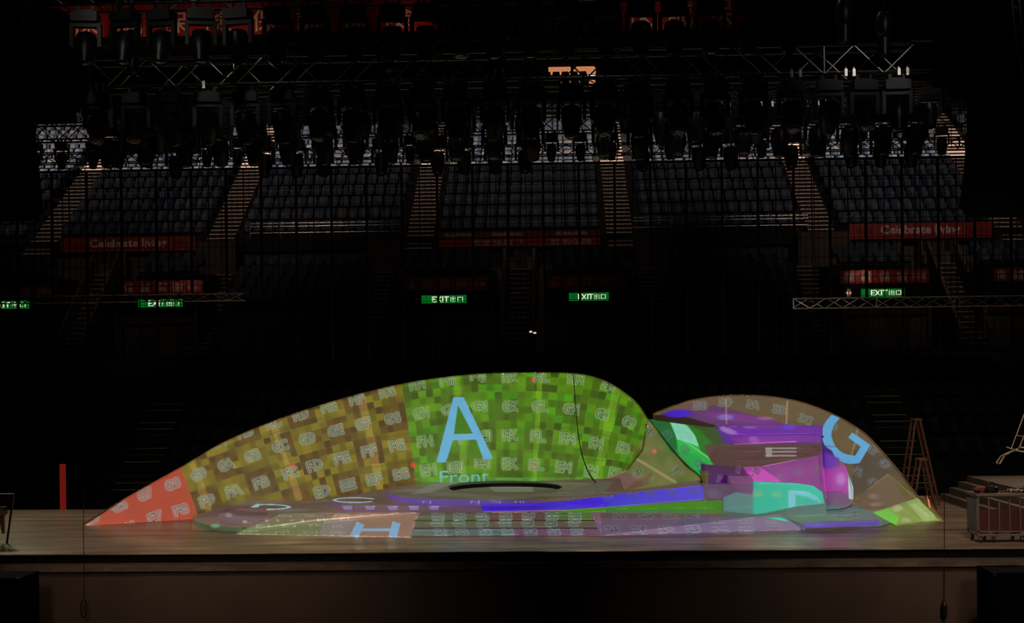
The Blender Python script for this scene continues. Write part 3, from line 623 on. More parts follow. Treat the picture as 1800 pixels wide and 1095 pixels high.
# low terrace
poly([(1270, 898), (1330, 905), (1400, 890), (1500, 880), (1580, 895), (1590, 912), (1545, 926), (1412, 926), (1372, 910), (1270, 910)], (82, 106, 98))
poly([(1400, 893), (1480, 884), (1500, 880), (1530, 898), (1540, 906), (1450, 912), (1405, 914)], (70, 108, 106)); line((1280, 893), (1400, 889), 1.2, (60, 215, 180), .7); line((1400, 889), (1500, 880), 1.2, (60, 215, 180), .8)
poly([(1380, 906), (1470, 903), (1470, 913), (1400, 916)], (74, 130, 92), .7); poly([(1412, 919), (1545, 914), (1545, 924), (1412, 929)], (84, 60, 170)); blob(1430, 922, 16, 4, (100, 90, 210), .6)
for x, y in ((1460, 900), (1485, 893), (1505, 904)): text('5K', x, y, 9, 16, -.2, col=(150, 170, 170), a=.5)
for _ in range(20): blob(rng.uniform(1390, 1530), rng.uniform(885, 918), rng.uniform(5, 15), 2, (120, 140, 130), .3)
# drum
poly([(1443, 780), (1462, 792), (1472, 812), (1446, 822)], (74, 30, 132)); poly([(1446, 822), (1486, 816), (1500, 860), (1500, 890), (1450, 888)], (178, 52, 172)); poly([(1446, 866), (1500, 868), (1500, 890), (1450, 888)], (118, 74, 120)); poly([(1450, 795), (1476, 806), (1474, 820), (1450, 826)], (116, 48, 190), .9)
blob(1478, 842, 9, 11, (200, 130, 215), .8); poly([(1490, 830), (1500, 856), (1500, 878), (1492, 876)], (190, 230, 225), .9); line((1446, 866), (1482, 864), 1.2, (60, 20, 60), .9)
# folded panels
poly([(1492, 884), (1561, 830), (1645, 906), (1540, 904)], (112, 92, 70)); poly([(1561, 830), (1600, 850), (1645, 906), (1600, 890)], (98, 84, 42), .8); line((1524, 862), (1561, 833), 2, (150, 135, 80), .7); line((1561, 833), (1640, 902), 2, (150, 140, 80), .6)
blob(1535, 872, 9, 5, (165, 140, 140), .5); blob(1540, 886, 10, 4, (170, 140, 135), .5)
poly([(1534, 901), (1612, 875), (1655, 914), (1576, 925)], (134, 160, 62)); poly([(1594, 882), (1614, 875), (1655, 914), (1625, 918)], (156, 190, 96)); poly([(1536, 901), (1560, 893), (1580, 908), (1577, 924)], (110, 200, 56))
blob(1577, 893, 9, 6, (190, 205, 150), .7); blob(1592, 914, 9, 4, (180, 200, 140), .6); line((1605, 885), (1632, 908), 5, (205, 215, 170), .5); line((1541, 902), (1576, 922), 3, (90, 235, 40), .8)
cv = np.clip(cv*(1+rng.normal(0, .035, cv.shape[:2]))[..., None], 0, 1)
# soften the canvas a little (lens focus)
cv = (cv*2+np.roll(cv, 1, 0)+np.roll(cv, -1, 0)+np.roll(cv, 1, 1)+np.roll(cv, -1, 1))/6
lin = np.where(cv <= .04045, cv/12.92, ((cv+.055)/1.055)**2.4)
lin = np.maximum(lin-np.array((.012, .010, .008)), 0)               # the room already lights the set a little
# --- warp it into the projector's own picture: one ray per slide pixel onto the set
PL = Vector((.05, .4, 4.5)); PT = at(905, 800, 29.5); PQ = (PT-PL).to_track_quat('-Z', 'Y').to_matrix()
SW, SH = 2500, 640; KX = .352; KY = KX*SH/SW                         # half widths (tangent)
bv, bf, ba = [], [], []
bpy.context.view_layer.update()
for o, alb in TARGETS:
    n = len(bv); mw = o.matrix_world
    bv += [mw @ v.co for v in o.data.vertices]; bf += [tuple(n+i for i in p.vertices) for p in o.data.polygons]; ba += [alb]*len(o.data.polygons)
tree = BVHTree.FromPolygons(bv, bf); ba = np.array(ba)
hp = np.zeros((SH*SW, 3), np.float32); hn = np.zeros((SH*SW, 3), np.float32); hi = np.full(SH*SW, -1, int)
us = ((np.arange(SW)+.5)/SW*2-1)*KX; vs_ = ((np.arange(SH)+.5)/SH*2-1)*KY
rc = tree.ray_cast; k = 0
A0, A1, A2 = [np.array(PQ.col[i]) for i in range(3)]
for j in range(SH):
    D = us[:, None]*A0+vs_[j]*A1-A2
    for d in D.tolist():
        h = rc(PL, d)
        if h[0] is not None: hp[k] = h[0]; hn[k] = h[1]; hi[k] = h[2]
        k += 1
ok = hi >= 0; P = hp-np.array(CO); Rm = np.array(CR); q = P @ Rm; 
with np.errstate(divide='ignore', invalid='ignore'):
    px = 900+FPX*q[:, 0]/-q[:, 2]; py = HOR-FPX*q[:, 1]/-q[:, 2]
px = np.nan_to_num((px-CX0)*CS-.5, nan=-9); py = np.nan_to_num((py-CY0)*CS-.5, nan=-9)
ok &= (px > 1) & (px < CW-2) & (py > 1) & (py < CH-2)
alb = np.where(ok, ba[np.clip(hi, 0, None)], 1.0)
dk = ok & (alb < .5)
for i in np.nonzero(dk)[0]:                                        # deck hidden behind the set stays unlit
    p = Vector(hp[i]); d = CO-p
    if rc(p+d.normalized()*.02, d)[0] is not None: ok[i] = False
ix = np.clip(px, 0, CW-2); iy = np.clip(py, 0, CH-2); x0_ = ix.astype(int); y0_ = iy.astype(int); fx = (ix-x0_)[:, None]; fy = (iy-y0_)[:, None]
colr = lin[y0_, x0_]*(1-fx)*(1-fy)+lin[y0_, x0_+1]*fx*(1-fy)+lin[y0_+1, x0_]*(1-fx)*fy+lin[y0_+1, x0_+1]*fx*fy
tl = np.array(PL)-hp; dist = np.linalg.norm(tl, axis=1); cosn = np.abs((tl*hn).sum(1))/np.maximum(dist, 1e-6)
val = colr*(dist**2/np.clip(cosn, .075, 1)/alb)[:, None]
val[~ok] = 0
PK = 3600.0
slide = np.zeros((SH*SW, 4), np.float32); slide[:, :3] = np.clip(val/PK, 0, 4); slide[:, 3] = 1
img = bpy.data.images.new('projector_slide', SW, SH, float_buffer=True, is_data=True); img.pixels.foreach_set(slide.ravel()); img.update(); img.pack()
pl = bpy.data.lights.new('projector', 'SPOT'); po = bpy.data.objects.new('projector', pl); COL.objects.link(po)
po.matrix_world = Matrix.Translation(PL) @ PQ.to_4x4()
pl.spot_size = R(62); pl.spot_blend = 0; pl.shadow_soft_size = 0.0; pl.energy = PK*4*math.pi*math.pi*.70
pl.use_nodes = True; nt = pl.node_tree; em = nt.nodes['Emission']
tc = nt.nodes.new('ShaderNodeTexCoord'); sp = nt.nodes.new('ShaderNodeSeparateXYZ'); nt.links.new(tc.outputs['Normal'], sp.inputs[0])
def mth(op, a, b):
    n = nt.nodes.new('ShaderNodeMath'); n.operation = op
    for i, v in enumerate((a, b)):
        if isinstance(v, (int, float)): n.inputs[i].default_value = v
        else: nt.links.new(v, n.inputs[i])
    return n.outputs[0]
az = mth('ABSOLUTE', sp.outputs[2], 0)
u = mth('ADD', mth('MULTIPLY', mth('DIVIDE', sp.outputs[0], az), .5/KX), .5)
v = mth('ADD', mth('MULTIPLY', mth('DIVIDE', sp.outputs[1], az), .5/KY), .5)
cb = nt.nodes.new('ShaderNodeCombineXYZ'); nt.links.new(u, cb.inputs[0]); nt.links.new(v, cb.inputs[1])
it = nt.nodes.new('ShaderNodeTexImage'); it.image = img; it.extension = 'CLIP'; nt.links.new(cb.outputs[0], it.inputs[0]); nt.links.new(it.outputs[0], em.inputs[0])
#@@PART2
# ================================================================== LOOSE THINGS ON AND AROUND THE STAGE
def thing1(mb, name, mats, label, cat, group=None, smooth=False):
    return tag(mb.build(name, mats, None, smooth), label, cat, group)
pts = smooth_pts([at(1008, 660, 32.3)+Vector((0, -.02, .03)), at(1010, 690, 32.2), at(1014, 740, 32.1), at(1021, 790, 31.9), at(1034, 828, 31.6), at(1049, 849, 31.0)], 5)
thing1(MB().tube([p-Vector((0, .12, 0)) for p in pts], .011, 6), 'hanging_cable', 'cable', 'thin black cable drooping over the green wall to the right of the letter A', 'cable')
yc = front_y(-8)-.18
def rope_line(px, y0, y1, label, loop):
    t = empty('steel_line', (X_(px, 900, yc), yc, Z_(px, y1, yc))); tag(t, label, 'cable')
    MB().tube([at(px, y0, yc), at(px, y1-32, yc)], .007, 5).build('line', 'cable', t)
    if loop:
        c = at(px, y1-16, yc); MB().tube([c+Vector((.055*math.cos(a), 0, .165*math.sin(a))) for a in np.linspace(0, 2*math.pi, 17)], .012, 6).build('end_loop', 'cable', t)
    else: MB().lathe([(.01, .0), (.05, .05), (.055, .25), (.02, .33)], 10, Matrix.Translation(at(px, y1, yc))).build('end_weight', 'black_metal', t)
rope_line(147, 860, 1086, 'thin dark line before the red tip, ending in a loop below the stage', True)
rope_line(1660, 860, 1088, 'thin dark line in front of the right tip, ending in a small weight', False)
# black cabinets at the bottom corners
def cabinet(xa_, xb_, yt, label):
    y = front_y(0)-1.6; x0, x1, z1 = X_(xa_, yt, y), X_(xb_, yt, y), Z_((xa_+xb_)/2, yt, y)
    t = empty('speaker_cabinet', ((x0+x1)/2, y, -2.2)); tag(t, label, 'speaker')
    MB().box(x0, y, -2.19, x1, y+.8, z1).build('case', 'matte_black', t)
    MB().box(x0+.05, y-.012, -2.1, x1-.05, y-.001, z1-.06).build('grille', 'matte_black', t)
    for xx in (x0+.04, x1-.04): MB().box(xx-.035, y-.02, z1-.05, xx+.035, y-.002, z1+.004).build('corner_guard', 'black_metal', t)
    MB().box((x0+x1)/2-.12, y-.03, (z1-2.19)/2, (x0+x1)/2+.12, y-.013, (z1-2.19)/2+.08).build('handle', 'black_metal', t)
cabinet(-60, 36, 1016, 'black speaker cabinet below the stage at the bottom left corner')
cabinet(1744, 1860, 1006, 'black speaker cabinet below the stage at the bottom right corner')
# side stairs at the right back of the stage
ss = empty('side_steps', fl(1720, 905)); tag(ss, 'dim wooden side steps climbing to the right at the back of the stage', 'steps')
yb = 32.6; yn = 27.4; edges = [1652, 1668, 1684, 1700]; tops = [.15, .30, .44, .57]
for k in range(4):
    xa_ = X_(edges[k], 850, yb); xe = X_(edges[k+1], 850, yb)-.002 if k < 3 else 16.5
    MB().box(xa_, yn, .001, xe, yb, tops[k]).build('step' if k < 3 else 'landing', 'step_wood', ss)
# tool cart
def cart():
    Y = 24.75; p0 = fl(1719, 955); Y = p0.y; x0 = p0.x; x1 = x0+1.12; d = .62; h = Z_(1760, 868, Y)
    t = empty('tool_cart', (x0+.5, Y+.3, 0)); tag(t, 'brown wheeled tool cart piled with tools at the right edge of the stage', 'cart')
    MB().box(x0, Y, .13, x1, Y+d, .17).build('base_board', 'step_wood', t)
    f = MB()
    for x in (x0+.015, x1-.015):
        for y in (Y+.015, Y+d-.015): f.box(x-.015, y-.015, .17, x+.015, y+.015, h-.04)
    for z_ in (.2, h-.06):
        f.box(x0, Y, z_, x1, Y+.02, z_+.025).box(x0, Y+d-.02, z_, x1, Y+d, z_+.025)
        f.box(x0, Y, z_, x0+.02, Y+d, z_+.025).box(x1-.02, Y, z_, x1, Y+d, z_+.025)
    f.build('frame', 'step_wood', t)
    for k in range(1, 6): MB().box(x0+k*.19, Y-.012, .19, x0+k*.19+.022, Y-.001, h-.1).build('bar', 'ladder_wood', t)
    MB().box(x0+.03, Y+.035, .2, x1-.03, Y+.05, .62).build('front_panel', 'maroon', t)
    MB().box(x0-.012, Y+.03, .22, x0-.001, Y+d-.03, h-.1).build('side_panel', 'step_wood', t)
    MB().box(x0-.02, Y-.02, h-.04, x1+.02, Y+d+.02, h).build('tray', 'step_wood', t)
    for x in (x0+.07, x0+.3, x1-.3, x1-.07):
        for y in (Y+.06, Y+d-.06):
            w = MB().lathe([(.055, -.02), (.06, 0), (.055, .02)], 14, Matrix.Translation((x, y, .06)) @ Matrix.Rotation(R(90), 4, 'Y')).build('caster', 'black_metal', t)
            MB().box(x-.035, y-.03, .105, x+.035, y+.03, .13).build('bracket', 'truss_metal', w)
    items = [('drill', 'red_paint', .16, .10, .30, 'red and black power drill'), ('tool_bag', 'black', .34, .13, .26, 'black canvas tool bag'), ('pliers', 'truss_metal', .60, .04, .2, 'steel pliers with dark grips'), ('rag', 'tool_white', .80, .07, .24, 'pale crumpled rag'), ('tool_box', 'black_metal', .98, .09, .18, 'small black tool box')]
    lab = ['on the left of the cart top', 'beside the drill on the cart top', 'in the middle of the cart top', 'on the right of the cart top', 'at the right end of the cart top']
    for i, (nm, mt, dx, hh, ww, lb) in enumerate(items):
        c = Vector((x0+dx, Y+.28, h))
        if nm == 'drill':
            r_ = empty(nm, c); mm = Matrix.Translation(c+Vector((0, 0, .06))) @ Matrix.Rotation(R(84), 4, 'Y')
            MB().lathe([(.03, -.14), (.05, -.12), (.05, .06), (.03, .1), (.018, .17)], 12, mm).build('body', mt, r_, True); MB().box(c.x-.13, c.y-.16, h+.001, c.x-.07, c.y-.02, h+.06).build('grip', 'black', r_)
        elif nm == 'tool_bag':
            r_ = empty(nm, c); MB().lathe([(.13, 0), (.15, .04), (.13, .1), (.07, .13)], 12, Matrix.Translation(c) @ Matrix.Diagonal((1, .7, 1, 1))).build('body', mt, r_, True)
            MB().tube([c+Vector((.09*math.cos(a), 0, .12+.08*math.sin(a))) for a in np.linspace(0, math.pi, 9)], .01).build('handle', 'maroon', r_)
        elif nm == 'pliers':
            r_ = empty(nm, c); MB().bar(c+Vector((-.1, -.03, .015)), c+Vector((.06, 0, .02)), .012).bar(c+Vector((-.1, .04, .015)), c+Vector((.06, 0, .02)), .012).build('grips', 'red_paint', r_)
            MB().bar(c+Vector((.06, 0, .02)), c+Vector((.15, 0, .03)), .018, 8, 0, .006).build('jaws', mt, r_)
        elif nm == 'rag':
            vs = [[c+Vector((-.14+.04*a, -.12+.04*b, .012+.055*abs(math.sin(a*1.3+b*.8)))) for a in range(8)] for b in range(7)]
            r_ = MB().grid(vs, (0, 0, -.008)).build(nm, mt, None, True)
        else:
            r_ = empty(nm, c); MB().box(c.x-.09, c.y-.1, h+.001, c.x+.09, c.y+.1, h+.08).build('body', mt, r_); MB().tube([c+Vector((-.05, 0, .08)), c+Vector((-.05, 0, .11)), c+Vector((.05, 0, .11)), c+Vector((.05, 0, .08))], .007).build('handle', 'truss_metal', r_)
        tag(r_, lb+' '+lab[i], 'tool' if nm != 'rag' else 'rag')
    # things inside
    for i in range(3):
        c = (x0+.22+i*.3, Y+.3, .171)
        tag(MB().lathe([(.09, 0), (.105, .02), (.105, .04), (.06, .045), (.06, .13), (.105, .135), (.105, .155)], 16, Matrix.Translation(c) @ Matrix.Scale(1.8, 4, (0, 0, 1))).build('cable_reel', 'black_metal', None, True), 'black cable reel standing inside the cart behind its bars', 'reel', 'reels inside the cart')
cart()
# stepladders behind the right tip
def ladder(apex, feet, Y, label, n):
    a = Vector((X_(apex[0], apex[1], Y), Y, Z_(*apex, Y)))
    w = .25; fx = (X_(feet[1], 870, Y)-X_(feet[0], 870, Y))/2; cx_ = (X_(feet[1], 870, Y)+X_(feet[0], 870, Y))/2
    t = empty('stepladder', (cx_, Y, 0)); tag(t, label, 'ladder')
    ry = lambda s: [(Vector((cx_-fx, Y+s*w, .012)), a+Vector((-.05, s*.16, 0))), (Vector((cx_+fx, Y+s*w, .012)), a+Vector((.05, s*.16, 0)))]
    for s in (-1, 1):
        for p, q in ry(s): MB().bar(p, q, .028, 4).build('rail', 'ladder_wood', t)
    (l0, l1), (r0, r1) = ry(-1); (m0, m1), (q0, q1) = ry(1)
    for k in range(1, n+1):
        u = k/(n+1); MB().bar(l0.lerp(l1, u), m0.lerp(m1, u), .018, 4).build('rung', 'ladder_wood', t)
        MB().bar(r0.lerp(r1, u), q0.lerp(q1, u), .018, 4).build('rung', 'ladder_wood', t)
    MB().box(a.x-.09, Y-.2, a.z-.01, a.x+.09, Y+.2, a.z+.03).build('top_cap', 'ladder_wood', t)
    MB().tube([l0.lerp(l1, .45), r0.lerp(r1, .45)], .012, 4).build('spreader', 'black_metal', t)
ladder((1610, 738), (1584, 1646), 31.3, 'tall reddish wooden stepladder standing behind the right tip of the set', 8)
ladder((1619, 808), (1600, 1640), 30.2, 'short orange-lit stepladder in front of the tall one', 4)
# rope ladder hanging at the right edge
Yr = 22.0
cl = [(1781, -10), (1784, 20), (1789, 60), (1796, 105), (1806, 160), (1822, 260), (1834, 380), (1838, 500), (1828, 610), (1812, 700), (1797, 745), (1780, 790)]
t = empty('rope_ladder', at(1780, 790, Yr)); tag(t, 'pale rope ladder curving down the right edge of the picture to a knot', 'ladder')
Lc = smooth_pts([at(x-3, y, Yr) for x, y in cl], 5); Rc = smooth_pts([at(x+10, y+2, Yr+.05) for x, y in cl], 5)
MB().tube(Lc, .011, 6).build('side_rope', 'rope', t); MB().tube(Rc, .011, 6).build('side_rope', 'rope', t)
for k in range(4, len(Lc)-1, 4): MB().bar(Lc[k], Rc[k], .010, 6).build('rung', 'rope', t)
kn = MB(); c = at(1780, 792, Yr)
for (p, q) in (((-.12, -.07), (.1, .03)), ((-.1, .06), (.16, -.03)), ((.0, 0), (-.2, -.1)), ((-.2, -.1), (-.26, -.2)), ((-.26, -.2), (-.22, -.22)), ((-.22, -.22), (-.12, -.08)), ((.05, 0), (.35, -.05)), ((.1, .06), (.35, .02))):
    kn.bar(c+Vector((p[0], 0, p[1])), c+Vector((q[0], .03, q[1])), .014, 6)
kn.build('knot', 'rope', t)
# left edge: dark stand with a lamp
c = fl(8, 955); t = empty('lamp_stand', c); tag(t, 'dark leaning stand with a small glinting lamp at the left edge of the stage', 'stand')
MB().bar(at(12, 955, c.y), at(24, 868, c.y), .022, 6).build('leg', 'black_metal', t); MB().bar(at(-8, 955, c.y+.3), at(4, 880, c.y+.1), .02, 6).build('leg', 'black_metal', t)
MB().bar(at(6, 938, c.y+.1), at(3, 900, c.y+.1), .03, 6, 0, .07).build('spout', 'truss_metal', t)
MB().lathe([(.05, -.09), (.12, -.04), (.14, .04), (.10, .10)], 14, Matrix.Translation(at(2, 900, c.y))).build('lamp_head', 'truss_metal', t, True)
MB().box(at(-10, 880, c.y).x, c.y-.05, at(0, 886, c.y).z, at(22, 880, c.y).x, c.y+.1, at(0, 868, c.y).z).build('top_plate', 'black', t)
t = MB().box(X_(105, 850, 34.5), 34.5, -2.2, X_(113, 850, 34.5), 34.62, Z_(110, 816, 34.5)).build('post', 'red_glow'); tag(t, 'dim red-lit upright post behind the left side of the stage', 'post')  # red light on the post is put into its own glow

# ================================================================== SEATING BOWL
XL, XR = -31.0, 31.0
def face(mb, name, mats, label): return struct(mb.build(name, mats), label)
ztier = lambda py, Y: HC+(HOR-py)*Y/FPX
# profiles
LO_Y, LO_RUN, LO_RISE, LO_N = 41.0, .86, .60, 6
lo_z0 = ztier(830, 41.0)
MID_Y, RUN, RISE = 48.0, .92, .60; mid_z0 = ztier(541, 48.0); MR = .50
UP_Y = 52.0; up_z0 = ztier(418, 52.0); UP_N = 16
WALK_Z = ztier(622, 46.3)
def bank(name, Y0, z0, n, run, rise, x0, x1, zb, m, label):
    mb = MB()
    for k in range(n): mb.box(x0, Y0+k*run, zb, x1, Y0+(k+1)*run if k < n-1 else Y0+(k+1)*run, z0+k*rise)
    return face(mb, name, m, label)
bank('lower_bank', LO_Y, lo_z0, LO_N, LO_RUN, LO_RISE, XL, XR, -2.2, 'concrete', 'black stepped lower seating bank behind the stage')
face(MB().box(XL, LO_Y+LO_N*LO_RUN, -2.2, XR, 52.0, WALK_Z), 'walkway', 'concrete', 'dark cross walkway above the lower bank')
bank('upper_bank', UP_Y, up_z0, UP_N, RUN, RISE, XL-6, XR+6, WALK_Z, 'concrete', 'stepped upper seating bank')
UPB = UP_Y+UP_N*RUN
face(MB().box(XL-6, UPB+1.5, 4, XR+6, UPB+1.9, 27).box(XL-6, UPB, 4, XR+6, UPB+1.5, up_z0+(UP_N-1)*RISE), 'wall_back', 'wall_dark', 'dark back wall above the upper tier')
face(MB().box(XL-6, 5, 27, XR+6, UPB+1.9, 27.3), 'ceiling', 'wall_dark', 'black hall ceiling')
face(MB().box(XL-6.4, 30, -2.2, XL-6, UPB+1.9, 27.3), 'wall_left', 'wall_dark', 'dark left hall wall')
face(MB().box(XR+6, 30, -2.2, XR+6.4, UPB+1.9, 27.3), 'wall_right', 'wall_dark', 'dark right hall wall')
face(MB().box(X_(120, 80, 66), 66.0, ztier(108, 66), X_(424, 80, 66), 66.2, ztier(62, 66)), 'trim_1', 'wall_brown', 'dull brown strip of wall below the red banner')
# rooms / aisles: positions measured at each tier
def aisle_x(px0, px1, py, Y): return X_(px0, py, Y), X_(px1, py, Y)
UA = [aisle_x(49, 99, 438, 52), aisle_x(360, 410, 432, 52), aisle_x(713, 762, 430, 52), aisle_x(1066, 1114, 428, 52), aisle_x(1422, 1470, 418, 52), aisle_x(1752, 1802, 405, 52)]
side = ['leftmost', 'second from the left', 'left of centre', 'right of centre', 'second from the right', 'rightmost']
for i, (xa_, xb_) in enumerate(UA):
    t = struct(empty('aisle_stairs', ((xa_+xb_)/2, UP_Y, up_z0)), 'upper tier aisle stairs, '+side[i])
    s = MB(); nn = MB()
    for k in range(UP_N):
        for j in range(3):
            y = UP_Y+k*RUN-.62+j*RUN/3; zt_ = up_z0+(k-1)*RISE+(j+1)*RISE/3
            s.box(xa_, y, zt_-RISE/3-.02, xb_, y+RUN/3+(.3 if j == 2 else 0), zt_)
            nn.box(xa_+.03, y-.006, zt_-.035, xb_-.03, y+.075, zt_+.006)
    s.build('treads', 'stair_red', t); nn.build('nosings', 'nosing', t)
# ---- seats
def seat_parts(w):
    h = w/2
    b = MB(); rows = []
    for k, (z_, ww, y) in enumerate(((.40, h*.94, .30), (.55, h*.96, .33), (.72, h*.86, .37), (.86, h*.74, .41), (.90, h*.60, .42))):
        rows.append([Vector((-ww+2*ww*j/4, y+.025*abs(j-2)*-.6, z_)) for j in range(5)])
    b.grid(rows, (0, .035, 0))
    p = MB(); rows = [[Vector((-h*.8+h*1.6*j/4, y-.02*abs(j-2), z_)) for j in range(5)] for z_, y in ((.36, .24), (.45, .16), (.62, .20), (.70, .25))]
    p.grid(rows, (0, .03, 0))
    f = MB().box(-h*.98, .10, .0, -h*.88, .34, .06).box(h*.88, .10, .0, h*.98, .34, .06).box(-h*.95, .2, .02, h*.95, .24, .05)
    for s in (-1, 1): f.bar((s*h*.93, .12, .05), (s*h*.93, .30, .42), .014, 4).bar((s*h*.93, .02, .60), (s*h*.93, .34, .60), .016, 4).bar((s*h*.93, .30, .42), (s*h*.93, .34, .60), .012, 4)
    return b, p, f
SW_ = .455
sb, sp_, sf = seat_parts(SW_)
seat_me = {}
for key, mt in (('blue', 'seat_blue'), ('grey', 'seat_grey'), ('dark', 'seat_dimmed'), ('black', 'seat_shaded')):
    seat_me[key] = (sb.mesh('seat_back', mt, True), sp_.mesh('seat_pan', mt if key != 'grey' else 'seat_blue', True), sf.mesh('seat_frame', 'black_metal'))
def place_seat(x, y, z_, key, label, group, name='stadium_seat', cat='seat'):
    b, p, f = seat_me[key]; o = bpy.data.objects.new(name, None); COL.objects.link(o); o.location = (x, y, z_); o.empty_display_size = .1
    local('backrest', b, o); local('seat_pan', p, o); local('frame', f, o); tag(o, label, cat, group)
class Stuff:
    def __init__(s):
        s.t = []; v = []; f = []; m = []
        for mb, k in ((sb, 0), (sp_, 1), (sf, 2)):
            n = len(v); v += mb.v; f += [tuple(n+i for i in q) for q in mb.f]; m += [k]*len(mb.f)
        s.v = np.array(v); s.f = f; s.m = m
    def add(s, x, y, z_, grey): s.t.append((x, y, z_, grey))
    def build(s, name, mats, label, cat):
        V = []; F = []; Mi = []; n = len(s.v)
        for i, (x, y, z_, g_) in enumerate(s.t):
            V.append(s.v+(x, y, z_)); F += [tuple(i*n+j for j in q) for q in s.f]; Mi += [(0 if (k == 0 and g_) else 1 if k < 2 else 2) for k in s.m]
        me = bpy.data.meshes.new(name); me.from_pydata(np.concatenate(V).tolist(), [], F)
        for q in mats: me.materials.append(M[q])
        me.polygons.foreach_set('material_index', Mi); me.update(); o = link(name, me); o['kind'] = 'stuff'; tag(o, label, cat); return o
def inframe(x, y, z_):
    p = (Vector((x, y, z_))-CO) @ CR if False else CR.transposed() @ (Vector((x, y, z_))-CO); u_ = 900+FPX*p.x/-p.z; v_ = HOR-FPX*p.y/-p.z
    return -30 < u_ < 1830 and v_ > -20, u_, v_
NI = 0; stf = Stuff()
# mid tier layout (photo columns at Y ~ 49.5)
def mx(px, py=480, Y=49.5): return X_(px, py, Y)
boxes = [(-110, 62, 'far left'), (200, 345, 'left'), (690, 868, 'centre left'), (955, 1120, 'centre right'), (1480, 1637, 'right'), (1728, 1900, 'far right')]
cstairs = [(122, 200), (868, 955), (1637, 1722)]
mstairs = [(345, 400), (650, 690), (1120, 1170), (1405, 1480)]
BX = [(X_(a, 500, 47.0), X_(b, 500, 47.0), l) for a, b, l in boxes]
mid_blocks = [(mx(400), mx(650), 'left middle block'), (mx(1170), mx(1405), 'right middle block')]
def key_of(): return 'grey' if random.random() < .42 else 'blue'
def row(x0, x1, y, z_, label, group, dark=False):
    global NI
    n = int((x1-x0-.1)/SW_)
    if n < 1: return
    s0 = (x0+x1)/2-(n-1)*SW_/2
    for i in range(n):
        x = s0+i*SW_; okf, u_, v_ = inframe(x, y+.3, z_+.5)
        if not okf: continue
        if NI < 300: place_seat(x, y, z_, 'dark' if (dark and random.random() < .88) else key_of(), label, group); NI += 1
        else: stf.add(x, y, z_, random.random() < .42)
for x0, x1, l in mid_blocks:                                       # plain middle blocks
    mb = MB()
    for k in range(4): mb.box(x0, MID_Y+k*RUN, WALK_Z, x1, 52 if k == 3 else MID_Y+(k+1)*RUN, mid_z0+k*MR)
    face(mb, 'mid_bank', 'concrete', 'stepped '+l)
    for k in range(4): row(x0, x1, MID_Y+k*RUN+.1, mid_z0+k*MR, f'dim folding seat in row {"first second third fourth".split()[k]} of the {l}', f'seats, {"first second third fourth".split()[k]} row of the {l}', True)
# vomitory boxes with two rows on top
zr = ztier(486, 47.0)
for i, (x0, x1, l) in enumerate(BX):
    t = struct(empty('entrance_block', ((x0+x1)/2, 47, WALK_Z)), 'entrance block under the exit sign, '+l)
    Y0 = 47.0
    MB().box(x0, Y0+1.2, WALK_Z, x1, 52, ztier(489, 48.4)).build('core', 'concrete', t)
    MB().box(x0, Y0, ztier(538, Y0), x1, Y0+1.19, zr-.02).build('lintel', 'black', t)
    MB().box(x0, Y0+.1, ztier(562, Y0), x1, Y0+1.19, ztier(539, Y0)).build('red_soffit', 'maroon', t)
    for k, (a, b) in enumerate(((.02, .30), (.31, .52), (.53, .74), (.75, .98))):
        MB().box(x0+(x1-x0)*a, Y0+.16, WALK_Z, x0+(x1-x0)*b, Y0+.22, ztier(563, Y0)).build('door_panel', 'panel_grey' if (i+k) % 2 else 'panel_brown', t)
    for s in (x0, x1-.12): MB().box(s, Y0, WALK_Z, s+.12, Y0+1.19, ztier(539, Y0)-.001).build('pillar', 'panel_grey', t)
    MB().box(x0, Y0-.03, zr, x1, Y0, zr+.05).build('rail', 'rail', t) if False else None
    for k in range(2):
        y = 48.35+k*RUN*1.1; z_ = ztier(489, 48.4)+k*.38
        if k: MB().box(x0+.05, y, ztier(489, 48.4), x1-.05, 52, z_).build('seat_step', 'concrete', t)
        row(x0+.1, x1-.1, y+.1, z_, f'dim folding seat, {"front" if k == 0 else "back"} row over the {l} entrance', f'seats, {"front" if k == 0 else "back"} row over the {l} entrance', True)
# mid aisle stairs between blocks
def stairs(xa_, xb_, Yt, zt_, Yb_, zb_, n, label, stringers, name='aisle_stairs'):
    t = struct(empty(name, ((xa_+xb_)/2, Yb_, zb_)), label); s = MB(); nn = MB()
    for k in range(n):
        y = Yb_+(Yt-Yb_)*k/n; z_ = zb_+(zt_-zb_)*(k+1)/n; s.box(xa_, y, zb_-.02, xb_, Yt, z_); nn.box(xa_+.05, y-.012, z_-.02, xb_-.05, y+.035, z_+.006)
    s.build('treads', 'stair_red', t); nn.build('nosings', 'nosing_dull', t)
    if stringers:
        for x in (xa_-.14, xb_+.02):
            a, b = Vector((x, Yb_, zb_+.0)), Vector((x, Yt, zt_))
            m_ = MB(); m_.add([a, b, b+Vector((0, 0, .85)), a+Vector((0, 0, .75)), a+Vector((.12, 0, 0)), b+Vector((.12, 0, 0)), b+Vector((.12, 0, .85)), a+Vector((.12, 0, .75))], [(0, 1, 2, 3), (7, 6, 5, 4), (0, 4, 5, 1), (1, 5, 6, 2), (2, 6, 7, 3), (3, 7, 4, 0)]); m_.build('side_wall', 'panel_grey', t)
    return t
zc = ztier(474, 50.6)
